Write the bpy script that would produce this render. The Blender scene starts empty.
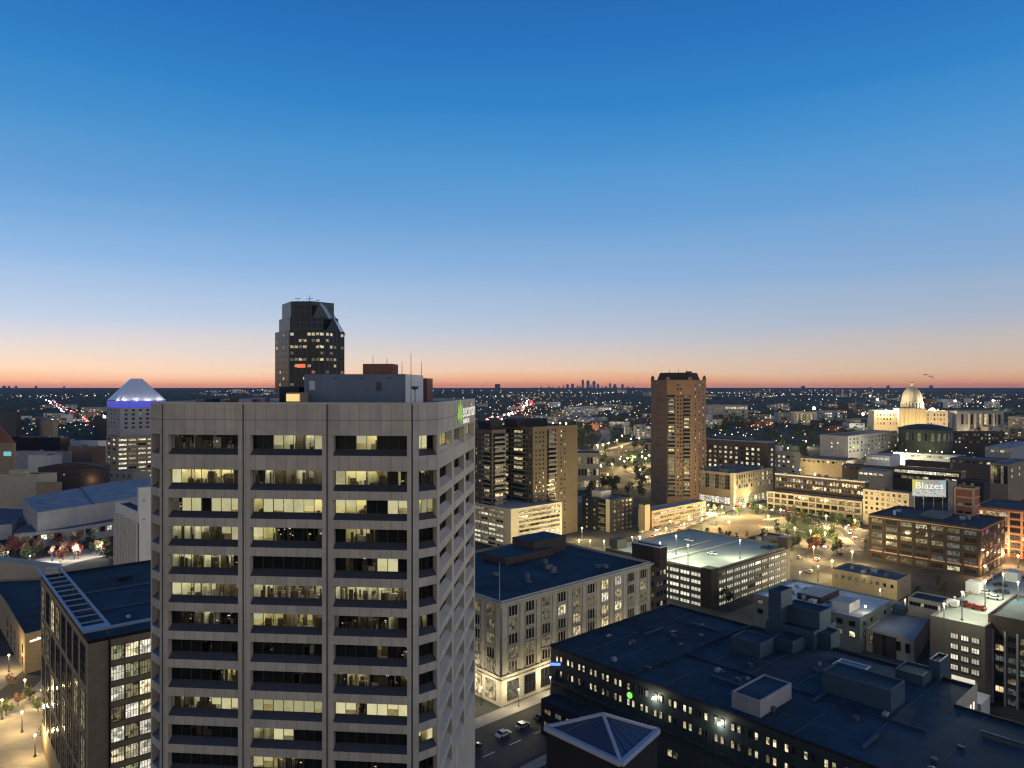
import bpy, bmesh, math, random
from mathutils import Vector, Matrix, noise
random.seed(7)
R = math.radians
SC = bpy.context.scene
COL = SC.collection

# ------------------------------------------------------------------ camera, sky, exposure
H, F, YH = 92.0, 715.0, 388.0            # camera height (m), focal length (px), eye-level row
cam_d = bpy.data.cameras.new('camera'); cam = bpy.data.objects.new('camera', cam_d); COL.objects.link(cam)
cam.location = (0, 0, H); cam.rotation_euler = (R(90), 0, 0)
cam_d.sensor_width = 36.0; cam_d.lens = 36.0 * F / 1024.0
cam_d.shift_y = (YH - 384.0) / 1024.0
cam_d.clip_start = 0.5; cam_d.clip_end = 60000
SC.camera = cam
SC.view_settings.view_transform = 'Standard'; SC.view_settings.look = 'None'
SC.view_settings.gamma = 1; SC.view_settings.exposure = 0
SC.view_settings.use_curve_mapping = False
try:
    SC.cycles.max_bounces = 5; SC.cycles.diffuse_bounces = 2; SC.cycles.glossy_bounces = 2
    SC.cycles.transparent_max_bounces = 8; SC.cycles.transmission_bounces = 3; SC.cycles.volume_bounces = 0
    SC.cycles.sample_clamp_indirect = 3.0; SC.cycles.sample_clamp_direct = 0
    SC.cycles.use_denoising = True; SC.cycles.caustics_reflective = False; SC.cycles.caustics_refractive = False
    SC.cycles.use_light_tree = True
    SC.cycles.filter_width = 1.3
except Exception:
    pass

def s2l(r, g, b):
    f = lambda c: (c / 255 / 12.92) if c / 255 <= 0.04045 else ((c / 255 + 0.055) / 1.055) ** 2.4
    return (f(r), f(g), f(b), 1)

world = bpy.data.worlds.new('World'); SC.world = world; world.use_nodes = True
wn, wl = world.node_tree.nodes, world.node_tree.links
wn.clear()
w_out = wn.new('ShaderNodeOutputWorld'); w_bg = wn.new('ShaderNodeBackground'); w_bg2 = wn.new('ShaderNodeBackground')
w_add = wn.new('ShaderNodeAddShader')
w_tc = wn.new('ShaderNodeTexCoord'); w_sep = wn.new('ShaderNodeSeparateXYZ')
wl.new(w_tc.outputs['Generated'], w_sep.inputs[0])
def ramp(node_tree, stops, interp='LINEAR'):
    n = node_tree.nodes.new('ShaderNodeValToRGB'); cr = n.color_ramp; cr.interpolation = interp
    while len(cr.elements) < len(stops): cr.elements.new(0.5)
    for e, (p, c) in zip(cr.elements, stops):
        e.position = p; e.color = c
    return n
# dusk afterglow in the west: colour by elevation of the view direction
SKY = [(0.0, s2l(238, 148, 108)), (0.009, s2l(247, 180, 138)), (0.022, s2l(243, 206, 174)), (0.044, s2l(223, 207, 196)),
       (0.085, s2l(186, 198, 217)), (0.15, s2l(145, 181, 221)), (0.23, s2l(106, 161, 215)), (0.30, s2l(78, 149, 209)),
       (0.365, s2l(52, 132, 201)), (0.43, s2l(42, 117, 190)), (0.50, s2l(36, 103, 176)), (0.75, s2l(34, 84, 152)), (1.0, s2l(32, 76, 140))]
w_ramp = ramp(world.node_tree, SKY)
# faint uneven bands of evening haze in the lower sky
w_map = wn.new('ShaderNodeMapping'); w_map.inputs['Scale'].default_value = (2.2, 2.2, 26); wl.new(w_tc.outputs['Generated'], w_map.inputs['Vector'])
w_noi = wn.new('ShaderNodeTexNoise'); w_noi.inputs['Scale'].default_value = 1.0; w_noi.inputs['Detail'].default_value = 4; wl.new(w_map.outputs[0], w_noi.inputs['Vector'])
w_nmr = wn.new('ShaderNodeMapRange'); w_nmr.inputs['To Min'].default_value = -0.007; w_nmr.inputs['To Max'].default_value = 0.007; w_nmr.inputs['From Min'].default_value = 0.25; w_nmr.inputs['From Max'].default_value = 0.75; wl.new(w_noi.outputs[0], w_nmr.inputs['Value'])
w_za = wn.new('ShaderNodeMath'); w_za.operation = 'ADD'; wl.new(w_sep.outputs['Z'], w_za.inputs[0]); wl.new(w_nmr.outputs[0], w_za.inputs[1])
wl.new(w_za.outputs[0], w_ramp.inputs[0])
# the unseen eastern half: raised brighter than the west as added fill light
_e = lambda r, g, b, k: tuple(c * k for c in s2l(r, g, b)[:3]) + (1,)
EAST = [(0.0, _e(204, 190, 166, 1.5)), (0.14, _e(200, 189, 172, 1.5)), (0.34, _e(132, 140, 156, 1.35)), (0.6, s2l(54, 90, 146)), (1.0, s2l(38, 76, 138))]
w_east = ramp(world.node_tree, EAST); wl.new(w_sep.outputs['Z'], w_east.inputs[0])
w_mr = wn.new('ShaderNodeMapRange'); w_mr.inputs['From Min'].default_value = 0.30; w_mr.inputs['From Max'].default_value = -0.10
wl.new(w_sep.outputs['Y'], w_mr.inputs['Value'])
# unseen northern side (right): extra brightness added to light the right-hand faces
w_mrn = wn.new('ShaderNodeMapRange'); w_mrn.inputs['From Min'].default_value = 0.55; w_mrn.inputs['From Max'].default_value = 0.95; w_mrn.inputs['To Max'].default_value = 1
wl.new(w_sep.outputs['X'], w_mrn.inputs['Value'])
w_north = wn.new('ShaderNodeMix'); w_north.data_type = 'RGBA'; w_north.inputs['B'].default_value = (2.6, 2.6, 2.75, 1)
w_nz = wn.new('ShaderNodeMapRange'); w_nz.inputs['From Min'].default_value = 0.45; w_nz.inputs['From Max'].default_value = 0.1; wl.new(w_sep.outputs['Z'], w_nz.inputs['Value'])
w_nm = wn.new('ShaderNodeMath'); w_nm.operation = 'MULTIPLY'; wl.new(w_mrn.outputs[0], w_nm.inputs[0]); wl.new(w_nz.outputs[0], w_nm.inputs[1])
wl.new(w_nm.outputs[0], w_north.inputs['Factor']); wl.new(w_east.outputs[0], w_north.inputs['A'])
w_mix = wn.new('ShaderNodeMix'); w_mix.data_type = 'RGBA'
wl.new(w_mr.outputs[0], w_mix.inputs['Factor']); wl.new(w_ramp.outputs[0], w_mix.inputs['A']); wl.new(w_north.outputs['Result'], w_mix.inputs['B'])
# the afterglow is strongest to the left (where the sun went down)
w_mrx = wn.new('ShaderNodeMapRange'); w_mrx.inputs['From Min'].default_value = 0.55; w_mrx.inputs['From Max'].default_value = -0.6
w_mrx.inputs['To Min'].default_value = 0.79; w_mrx.inputs['To Max'].default_value = 1.25
wl.new(w_sep.outputs['X'], w_mrx.inputs['Value'])
w_mul = wn.new('ShaderNodeMix'); w_mul.data_type = 'RGBA'; w_mul.blend_type = 'MULTIPLY'; w_mul.inputs['Factor'].default_value = 1
w_mrz = wn.new('ShaderNodeMapRange'); w_mrz.inputs['From Min'].default_value = 0.02; w_mrz.inputs['From Max'].default_value = 0.26
w_mrz.inputs['To Min'].default_value = 1; w_mrz.inputs['To Max'].default_value = 0; wl.new(w_sep.outputs['Z'], w_mrz.inputs['Value']); wl.new(w_mrz.outputs[0], w_mul.inputs['Factor'])
wl.new(w_mix.outputs['Result'], w_mul.inputs['A']); wl.new(w_mrx.outputs[0], w_mul.inputs['B'])
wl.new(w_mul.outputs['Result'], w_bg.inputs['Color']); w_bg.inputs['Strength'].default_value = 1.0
w_sky = wn.new('ShaderNodeTexSky'); w_sky.sky_type = 'NISHITA'; w_sky.sun_disc = False
w_sky.sun_elevation = R(-5); w_sky.sun_rotation = R(-25); w_sky.altitude = 250
wl.new(w_sky.outputs[0], w_bg2.inputs['Color']); w_bg2.inputs['Strength'].default_value = 0.03
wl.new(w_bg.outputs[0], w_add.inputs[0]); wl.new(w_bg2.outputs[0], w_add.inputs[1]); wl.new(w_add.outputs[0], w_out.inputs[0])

# ------------------------------------------------------------------ helpers
def px2w(px, py, D):
    return Vector(((px - 512) * D / F, D, H - (py - YH) * D / F))
_TP = [(-500, 0), (640, 0), (760, 5), (860, 15), (1000, 28), (1400, 40), (2200, 56), (3500, 74), (6000, 87), (9000, 92.0), (15000, 92), (60000, 30)]
def T(x, y):
    r = y
    for (a, za), (b, zb) in zip(_TP, _TP[1:]):
        if r <= b:
            t = max(0, (r - a) / (b - a)); z = za + (zb - za) * t
            break
    else: z = 60
    if r > 2200:
        k = min(1, (r - 2200) / 4000)
        z += k * (10 * noise.noise((x / 1700, y / 2600, 0)) + 3 * noise.noise((x / 500, y / 900, 3)))
    return z
def ground(px, py, up=0.0):
    """where the ray of a pixel meets the terrain raised by up"""
    D = 30.0
    while D < 15000:
        p = px2w(px, py, D)
        if p.z <= T(p.x, p.y) + up: break
        D *= 1.01
    lo, hi = D / 1.01, D
    for _ in range(20):
        m = (lo + hi) / 2; p = px2w(px, py, m)
        if p.z <= T(p.x, p.y) + up: hi = m
        else: lo = m
    p = px2w(px, py, hi); p.z = T(p.x, p.y)
    return p
U = Vector((0.7406, 0.672)); V = Vector((-0.672, 0.7406))
def along(P, d, px):
    """distance along plan direction d from P until it projects on column px"""
    k = (px - 512) / F
    return (k * P[1] - P[0]) / (d[0] - k * d[1])
def pxy(P):
    return 512 + P[0] / P[1] * F, YH + (H - P[2]) / P[1] * F

def tag(o, label=None, cat=None, group=None, kind=None):
    if label: o['label'] = label
    if cat: o['category'] = cat
    if group: o['group'] = group
    if kind: o['kind'] = kind
    return o
def empty(name, loc, label, cat, group=None, rz=0):
    o = bpy.data.objects.new(name, None); COL.objects.link(o)
    o.location = loc; o.rotation_euler = (0, 0, rz); o.empty_display_size = 0.5
    return tag(o, label, cat, group)
def wloc(o):
    v = Vector((0, 0, 0))
    while o is not None: v += Vector(o.location); o = o.parent
    return v
class MB:
    def __init__(s): s.v = []; s.f = []; s.m = []; s.uv = []; s.mats = []
    def mi(s, mat):
        if mat not in s.mats: s.mats.append(mat)
        return s.mats.index(mat)
    def poly(s, pts, mat, uv=None):
        i = len(s.v); s.v += [tuple(p) for p in pts]; s.f.append(tuple(range(i, i + len(pts)))); s.m.append(s.mi(mat))
        s.uv.append(uv or [(0, 0)] * len(pts))
    def prism(s, pts, z0, z1, mat, top=None, bottom=False):
        n = len(pts); acc = 0
        a = sum(pts[i][0] * pts[(i + 1) % n][1] - pts[(i + 1) % n][0] * pts[i][1] for i in range(n))
        if a < 0: pts = pts[::-1]
        for i in range(n):
            p, q = pts[i], pts[(i + 1) % n]; L = math.hypot(q[0] - p[0], q[1] - p[1])
            s.poly([(p[0], p[1], z0), (q[0], q[1], z0), (q[0], q[1], z1), (p[0], p[1], z1)], mat,
                   [(acc, z0), (acc + L, z0), (acc + L, z1), (acc, z1)]); acc += L
        s.poly([(p[0], p[1], z1) for p in pts], top or mat, [(p[0], p[1]) for p in pts])
        if bottom: s.poly([(p[0], p[1], z0) for p in pts[::-1]], mat)
    def box(s, c, size, mat, d=(1, 0), bottom=True):
        """c: centre of the base; size: along d, across d, up"""
        d = Vector(d[:2]).normalized(); e = Vector((-d.y, d.x)); a, b, h = size
        pts = [(c[0] + d.x * i * a / 2 + e.x * j * b / 2, c[1] + d.y * i * a / 2 + e.y * j * b / 2) for i, j in ((-1, -1), (1, -1), (1, 1), (-1, 1))]
        s.prism(pts, c[2], c[2] + h, mat, None, bottom)
    def beam(s, p, q, w, mat, w2=None):
        p, q = Vector(p), Vector(q); t = (q - p).normalized()
        a = t.cross(Vector((0, 0, 1)));
        if a.length < 1e-3: a = Vector((1, 0, 0))
        a.normalize(); b = a.cross(t).normalized(); w2 = w if w2 is None else w2
        A = [p + a * i * w / 2 + b * j * w / 2 for i, j in ((-1, -1), (1, -1), (1, 1), (-1, 1))]
        B = [q + a * i * w2 / 2 + b * j * w2 / 2 for i, j in ((-1, -1), (1, -1), (1, 1), (-1, 1))]
        for i in range(4): s.poly([A[i], A[(i + 1) % 4], B[(i + 1) % 4], B[i]], mat)
        s.poly(A[::-1], mat); s.poly(B, mat)
    def ball(s, c, r, mat, n=6, m=4, squash=1):
        c = Vector(c); rows = []
        for j in range(m + 1):
            th = math.pi * j / m
            rows.append([c + Vector((r * math.sin(th) * math.cos(2 * math.pi * i / n), r * math.sin(th) * math.sin(2 * math.pi * i / n), squash * r * math.cos(th))) for i in range(n)])
        for j in range(m):
            for i in range(n):
                k = (i + 1) % n
                if j == 0: s.poly([rows[0][0], rows[1][i], rows[1][k]], mat)
                elif j == m - 1: s.poly([rows[j][i], rows[m][0], rows[j][k]], mat)
                else: s.poly([rows[j][i], rows[j + 1][i], rows[j + 1][k], rows[j][k]], mat)
    def lathe(s, c, prof, mat, n=24):
        c = Vector(c)
        for (r0, z0), (r1, z1) in zip(prof, prof[1:]):
            for i in range(n):
                a, b = 2 * math.pi * i / n, 2 * math.pi * (i + 1) / n
                q = [c + Vector((r * math.cos(t), r * math.sin(t), z)) for r, z, t in ((r0, z0, a), (r0, z0, b), (r1, z1, b), (r1, z1, a))]
                if r1 < 1e-4: q = q[:3]
                elif r0 < 1e-4: q = [q[0], q[2], q[3]]
                s.poly(q, mat)
    def mesh(s, name, off=Vector((0, 0, 0))):
        me = bpy.data.meshes.new(name)
        me.from_pydata([(v[0] - off[0], v[1] - off[1], v[2] - off[2]) for v in s.v], [], s.f)
        for m in s.mats: me.materials.append(m)
        me.polygons.foreach_set('material_index', s.m)
        ul = me.uv_layers.new(name='uv'); flat = []
        for u in s.uv:
            for p in u: flat += [p[0], p[1]]
        ul.data.foreach_set('uv', flat)
        me.update(); return me
    def build(s, name, parent=None, off=None):
        o = bpy.data.objects.new(name, None)
        bpy.data.objects.remove(o)
        off = (wloc(parent) if parent else Vector((0, 0, 0))) if off is None else off
        me = s.mesh(name, off)
        o = bpy.data.objects.new(name, me); COL.objects.link(o); o.parent = parent
        return o

def polyblock(name, label, cat, pix, z, wall, roof, base=0, par=0.5, root=None, part='wall', group=None):
    """a block whose roof outline is given by pixels, all at height z"""
    P = []
    for px, py in pix:
        D = F * (H - z) / (py - YH); p = px2w(px, py, D); P.append(Vector((p.x, p.y)))
    b = Bld(); b.P = P; b.z = z; b.base = base
    b.root = root or empty(name, (P[0].x, P[0].y, base), label, cat, group)
    mb = MB(); mb.prism(P, base, z - par, wall); mb.build(part, b.root); c = sum(P, Vector((0, 0))) / len(P); I = [p + (c - p).normalized() * .4 for p in P]; n = len(P)
    mb = MB()
    for i in range(n): j = (i + 1) % n; mb.prism([P[i], P[j], I[j], I[i]], z - par, z, wall)
    mb.build('parapet', b.root); mb = MB(); mb.poly([(p.x, p.y, z - par + .02) for p in I], roof, [(p.x, p.y) for p in I]); mb.build('roof', b.root)
    b.W = Wins(b.root); b.c = c; return b
# ------------------------------------------------------------------ materials
_mc = {}
def mat(name, col, rough=0.85, var=0.25, scale=0.3, metal=0.0, bump=0.0, spec=0.3, joints=None, streak=0.0, cells=None):
    """plain surface: base colour varied by two noises; joints = (width, height, line colour) draws panel or brick joints by uv metres"""
    if name in _mc: return _mc[name]
    m = bpy.data.materials.new(name); m.use_nodes = True; nt = m.node_tree; N, L = nt.nodes, nt.links
    b = N['Principled BSDF']; b.inputs['Roughness'].default_value = rough; b.inputs['Metallic'].default_value = metal
    b.inputs['Specular IOR Level'].default_value = spec
    tc = N.new('ShaderNodeTexCoord')
    n1 = N.new('ShaderNodeTexNoise'); n1.inputs['Scale'].default_value = scale; n1.inputs['Detail'].default_value = 6
    n2 = N.new('ShaderNodeTexNoise'); n2.inputs['Scale'].default_value = scale * 0.13; n2.inputs['Detail'].default_value = 3
    L.new(tc.outputs['Object'], n1.inputs['Vector']); L.new(tc.outputs['Object'], n2.inputs['Vector'])
    ad = N.new('ShaderNodeMath'); ad.operation = 'ADD'; L.new(n1.outputs[0], ad.inputs[0]); L.new(n2.outputs[0], ad.inputs[1])
    mr = N.new('ShaderNodeMapRange'); mr.inputs['From Min'].default_value = 0.6; mr.inputs['From Max'].default_value = 1.4
    mr.inputs['To Min'].default_value = 1 - var; mr.inputs['To Max'].default_value = 1 + var
    L.new(ad.outputs[0], mr.inputs['Value'])
    mx = N.new('ShaderNodeMix'); mx.data_type = 'RGBA'; mx.blend_type = 'MULTIPLY'; mx.inputs['Factor'].default_value = 1
    mx.inputs['A'].default_value = (*col[:3], 1); L.new(mr.outputs[0], mx.inputs['B'])
    out = mx.outputs['Result']
    if joints:
        br = N.new('ShaderNodeTexBrick'); br.offset = joints[3] if len(joints) > 3 else 0.0
        br.inputs['Scale'].default_value = 1; br.inputs['Brick Width'].default_value = joints[0]; br.inputs['Row Height'].default_value = joints[1]
        br.inputs['Mortar Size'].default_value = joints[4] if len(joints) > 4 else 0.03
        br.inputs['Color1'].default_value = (1, 1, 1, 1); br.inputs['Color2'].default_value = (0.86, 0.86, 0.88, 1)
        k = joints[2]; br.inputs['Mortar'].default_value = (k, k, k, 1)
        L.new(tc.outputs['UV'], br.inputs['Vector'])
        m2 = N.new('ShaderNodeMix'); m2.data_type = 'RGBA'; m2.blend_type = 'MULTIPLY'; m2.inputs['Factor'].default_value = 1
        L.new(out, m2.inputs['A']); L.new(br.outputs['Color'], m2.inputs['B']); out = m2.outputs['Result']
    def mult(out, fac):
        m2 = N.new('ShaderNodeMix'); m2.data_type = 'RGBA'; m2.blend_type = 'MULTIPLY'; m2.inputs['Factor'].default_value = 1
        L.new(out, m2.inputs['A']); L.new(fac, m2.inputs['B']); return m2.outputs['Result']
    if streak:                                      # rain streaks running down the wall
        mp = N.new('ShaderNodeMapping'); mp.inputs['Scale'].default_value = (1.3, 1.3, 0.07); L.new(tc.outputs['Object'], mp.inputs['Vector'])
        n3 = N.new('ShaderNodeTexNoise'); n3.inputs['Scale'].default_value = 1.0; n3.inputs['Detail'].default_value = 5; L.new(mp.outputs[0], n3.inputs['Vector'])
        m3 = N.new('ShaderNodeMapRange'); m3.inputs['From Min'].default_value = 0.3; m3.inputs['From Max'].default_value = 0.7; m3.inputs['To Min'].default_value = 1 - streak; m3.inputs['To Max'].default_value = 1 + streak
        L.new(n3.outputs[0], m3.inputs['Value']); out = mult(out, m3.outputs[0])
    if cells:                                       # each cast panel has its own tone
        b2 = N.new('ShaderNodeTexBrick'); b2.offset = 0; b2.inputs['Scale'].default_value = 1; b2.inputs['Brick Width'].default_value = cells[0]; b2.inputs['Row Height'].default_value = cells[1]
        b2.inputs['Mortar Size'].default_value = 0; b2.inputs['Color1'].default_value = (1.04, 1.04, 1.03, 1); b2.inputs['Color2'].default_value = (.92, .92, .93, 1); L.new(tc.outputs['UV'], b2.inputs['Vector']); out = mult(out, b2.outputs['Color'])
    L.new(out, b.inputs['Base Color'])
    if bump:
        bp = N.new('ShaderNodeBump'); bp.inputs['Strength'].default_value = bump; bp.inputs['Distance'].default_value = 0.3
        L.new(n1.outputs[0], bp.inputs['Height']); L.new(bp.outputs[0], b.inputs['Normal'])
    _mc[name] = m; return m
def lit(name, col, strength, lo=0.15, scale=1.1, sample=False, blinds=False):
    """a pane with a lamp-lit room behind it: uneven, different for every window"""
    if name in _mc: return _mc[name]
    m = bpy.data.materials.new(name); m.use_nodes = True; nt = m.node_tree; N, L = nt.nodes, nt.links
    b = N['Principled BSDF']; b.inputs['Base Color'].default_value = (0.02, 0.022, 0.025, 1); b.inputs['Roughness'].default_value = 0.15
    tc = N.new('ShaderNodeTexCoord'); oi = N.new('ShaderNodeObjectInfo')
    mu = N.new('ShaderNodeMath'); mu.operation = 'MULTIPLY'; mu.inputs[1].default_value = 91.7; L.new(oi.outputs['Random'], mu.inputs[0])
    va = N.new('ShaderNodeVectorMath'); va.operation = 'ADD'; L.new(tc.outputs['Object'], va.inputs[0]); L.new(mu.outputs[0], va.inputs[1])
    n = N.new('ShaderNodeTexVoronoi'); n.distance = 'CHEBYCHEV'; n.inputs['Scale'].default_value = scale; L.new(va.outputs[0], n.inputs['Vector'])
    sc = N.new('ShaderNodeSeparateColor'); L.new(n.outputs['Color'], sc.inputs[0])
    mr = N.new('ShaderNodeMapRange'); mr.inputs['From Min'].default_value = 0.1; mr.inputs['From Max'].default_value = 0.75
    mr.inputs['To Min'].default_value = lo; mr.inputs['To Max'].default_value = 1; L.new(sc.outputs[0], mr.inputs['Value'])
    m3 = N.new('ShaderNodeMapRange'); m3.inputs['To Min'].default_value = 0.5 * strength; m3.inputs['To Max'].default_value = 1.25 * strength
    L.new(oi.outputs['Random'], m3.inputs['Value'])
    mm = N.new('ShaderNodeMath'); mm.operation = 'MULTIPLY'; L.new(mr.outputs[0], mm.inputs[0]); L.new(m3.outputs[0], mm.inputs[1])
    b.inputs['Emission Color'].default_value = (*col[:3], 1); L.new(mm.outputs[0], b.inputs['Emission Strength'])
    try: m.cycles.emission_sampling = 'AUTO' if sample else 'NONE'
    except Exception: pass
    _mc[name] = m; return m
def glow(name, col, strength, sample=False):
    if name in _mc: return _mc[name]
    m = bpy.data.materials.new(name); m.use_nodes = True; b = m.node_tree.nodes['Principled BSDF']
    b.inputs['Base Color'].default_value = (col[0] * .3, col[1] * .3, col[2] * .3, 1)
    b.inputs['Emission Color'].default_value = (*col[:3], 1); b.inputs['Emission Strength'].default_value = strength
    try: m.cycles.emission_sampling = 'AUTO' if sample else 'NONE'
    except Exception: pass
    _mc[name] = m; return m

M_concrete = mat('precast_concrete', (0.42, 0.385, 0.325), 0.9, 0.14, 0.5, joints=(1.46, 60, 0.62, 0, 0.045), streak=.06, cells=(1.46, 3.92))
M_concrete_plain = mat('concrete', (0.41, 0.375, 0.32), 0.9, 0.18, 0.4)
M_joint = mat('joint_dark', (0.06, 0.06, 0.06), 0.9, 0.1)
M_sill = mat('sill_metal', (0.05, 0.055, 0.065), 0.35, 0.1, spec=0.5)
M_alu = mat('window_frame_metal', (0.05, 0.05, 0.055), 0.5, 0.1, metal=0.3)
M_cream_stone = mat('cream_stone', (0.46, 0.42, 0.33), 0.85, 0.18, 0.6, joints=(2.2, 0.9, 0.85, 0.5, 0.02))
M_cream = mat('cream_render', (0.42, 0.37, 0.28), 0.9, 0.15, 0.3)
M_tan = mat('tan_brick', (0.30, 0.235, 0.15), 0.9, 0.2, 0.5, joints=(1.2, 0.4, 0.8, 0.5, 0.03))
M_brown = mat('brown_brick', (0.052, 0.037, 0.030), 0.9, 0.22, 0.5, joints=(1.0, 0.35, 0.75, 0.5, 0.03))
M_redbrick = mat('red_brick', (0.26, 0.105, 0.065), 0.9, 0.22, 0.5, joints=(1.0, 0.35, 0.8, 0.5, 0.03))
M_orange_brick = mat('orange_brick', (0.21, 0.132, 0.088), 0.9, 0.2, 0.5, joints=(1.0, 0.35, 0.85, 0.5, 0.03))
M_pink_stone = mat('pink_stone_trim', (0.42, 0.27, 0.19), 0.9, 0.15, 0.5)
M_darkclad = mat('dark_cladding', (0.018, 0.018, 0.021), 0.7, 0.2, 0.3, spec=0.15)
M_darkbrick = mat('dark_brick', (0.06, 0.045, 0.04), 0.9, 0.2, 0.3)
M_grey = mat('grey_panel', (0.30, 0.30, 0.31), 0.8, 0.12, 0.3, joints=(3, 4, 0.85, 0, 0.05))
M_white = mat('white_render', (0.56, 0.55, 0.52), 0.85, 0.12, 0.3)
M_bluegrey = mat('bluegrey_cladding', (0.035, 0.07, 0.105), 0.6, 0.12, 0.3, joints=(2.4, 30, 0.8, 0, 0.05))
M_glassdark = mat('dark_glass', (0.010, 0.012, 0.015), 0.08, 0.1, 0.2, spec=0.2)
M_glasswall = mat('curtain_glass', (0.02, 0.035, 0.04), 0.07, 0.15, 0.2, spec=0.8, joints=(1.6, 3.8, 0.3, 0, 0.08))
M_roof_dark = mat('dark_roof_membrane', (0.013, 0.032, 0.044), 0.85, 0.85, 0.16, bump=0.2)
M_roof_mid = mat('grey_roof_membrane', (0.10, 0.115, 0.135), 0.9, 0.35, 0.12, bump=0.2)
M_roof_pale = mat('pale_roof_membrane', (0.27, 0.275, 0.28), 0.85, 0.4, 0.1, bump=0.15)
M_gravel_roof = mat('gravel_roof', (0.24, 0.23, 0.22), 0.95, 0.4, 0.5)
M_deck = mat('parking_deck_concrete', (0.30, 0.31, 0.28), 0.9, 0.22, 0.12)
M_asphalt = mat('asphalt', (0.055, 0.054, 0.052), 0.85, 0.3, 0.2)
M_pave = mat('pavement_concrete', (0.27, 0.25, 0.22), 0.9, 0.2, 0.3, joints=(1.5, 1.5, 0.8, 0, 0.05))
M_paint = mat('road_paint', (0.75, 0.74, 0.70), 0.7, 0.15, 1.0)
M_grass = mat('lawn', (0.05, 0.085, 0.03), 0.95, 0.35, 0.3)
M_earth = mat('bare_earth', (0.13, 0.095, 0.065), 0.95, 0.35, 0.2)
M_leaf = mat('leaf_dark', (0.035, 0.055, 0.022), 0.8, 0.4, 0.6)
M_leaf_lit = mat('leaf_lamplit_tone', (0.07, 0.11, 0.03), 0.8, 0.4, 0.6)  # lamplight on the leaves put into a lighter green
M_leaf_red = mat('leaf_red', (0.22, 0.05, 0.035), 0.8, 0.4, 0.6)
M_leaf_pale = mat('leaf_pale', (0.24, 0.145, 0.10), 0.8, 0.4, 0.6)
M_bark = mat('bark', (0.07, 0.05, 0.035), 0.95, 0.3, 2)
M_steel = mat('steel_pole', (0.12, 0.12, 0.12), 0.5, 0.1, 1, metal=0.6)
M_trim = mat('pale_blue_trim', (0.33, 0.36, 0.43), 0.5, 0.1, 0.5, metal=0.2)
M_rust = mat('rusty_brown_metal', (0.16, 0.07, 0.05), 0.8, 0.2, 0.4)
M_room = mat('room_wall', (0.74, 0.70, 0.54), 0.9, 0.1, 0.5)
M_carpet = mat('room_floor', (0.16, 0.14, 0.11), 0.95, 0.2, 0.5)
M_furn = mat('office_furniture', (0.10, 0.075, 0.05), 0.7, 0.4, 0.7)
M_furn2 = mat('office_furniture_pale', (0.40, 0.36, 0.30), 0.7, 0.3, 0.7)
M_shade = mat('dark_blind_and_room_shade', (0.008, 0.008, 0.009), 0.8, 0.2, 0.5)

CW = (1.0, 0.80, 0.42); CC = (1.0, 0.88, 0.55); CWH = (1.0, 0.93, 0.74)
L_warm = lit('lit_room_warm', CW, 0.95); L_cream = lit('lit_room_cream', CC, 1.1); L_white = lit('lit_room_white', CWH, 1.2, 0.3)
L_dim = lit('lit_room_dim', (1.0, 0.84, 0.45), 0.22, 0.08); L_cool = lit('lit_room_cool', (0.72, 0.88, 0.78), 0.17)
L_purple = lit('lit_room_purple', (0.45, 0.35, 1.0), 0.8, 0.05, 0.6); L_red = lit('lit_room_red', (1, 0.25, 0.1), 0.7)
L_green = lit('lit_room_greenish', (0.85, 0.9, 0.5), 0.6)
L_gar = lit('parking_level_lit', (1.0, 0.93, 0.72), 0.95, 0.55, 0.35)
L_gard = lit('parking_level_dim', (1.0, 0.88, 0.5), 0.35, 0.1, 0.35)
L_pink = lit('lit_room_magenta', (0.8, 0.2, 0.7), 0.6)
WM = {'w': L_warm, 'c': L_cream, 'W': L_white, 'd': L_dim, 'b': L_cool, 'p': L_purple, 'r': L_red, 'g': L_green, '.': M_glassdark, 'G': L_gar, 'h': L_gard, 'm': L_pink}

# ------------------------------------------------------------------ windows
_wm = {}
def win_mesh(w, h, nx, ny, pane, frame, name='window', fw=0.12, proud=0.14, sill=0):
    key = (round(w, 2), round(h, 2), nx, ny, pane.name, frame.name if frame else '', name, fw, proud, sill)
    if key in _wm: return _wm[key]
    mb = MB(); y = -0.03
    mb.poly([(-w / 2, y, -h / 2), (w / 2, y, -h / 2), (w / 2, y, h / 2), (-w / 2, y, h / 2)], pane)
    def bar(x0, x1, z0, z1, d):
        mb.prism([(x0, -d), (x1, -d), (x1, 0.0), (x0, 0.0)], z0, z1, frame, None, True)
    if frame:
        bar(-w / 2, -w / 2 + fw, -h / 2, h / 2, proud); bar(w / 2 - fw, w / 2, -h / 2, h / 2, proud)
        bar(-w / 2 + fw, w / 2 - fw, h / 2 - fw, h / 2, proud - 0.004); bar(-w / 2 + fw, w / 2 - fw, -h / 2, -h / 2 + fw, proud - 0.004)
        for i in range(1, nx): x = -w / 2 + w * i / nx; bar(x - fw * 0.4, x + fw * 0.4, -h / 2 + fw, h / 2 - fw, proud - 0.03)
        for j in range(1, ny): z = -h / 2 + h * j / ny; bar(-w / 2 + fw, w / 2 - fw, z - fw * 0.35, z + fw * 0.35, proud - 0.05)
    if sill: bar(-w / 2 - 0.15, w / 2 + 0.15, -h / 2 - sill, -h / 2 - 0.003, 0.3)
    me = mb.mesh(name); _wm[key] = me; return me
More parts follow.
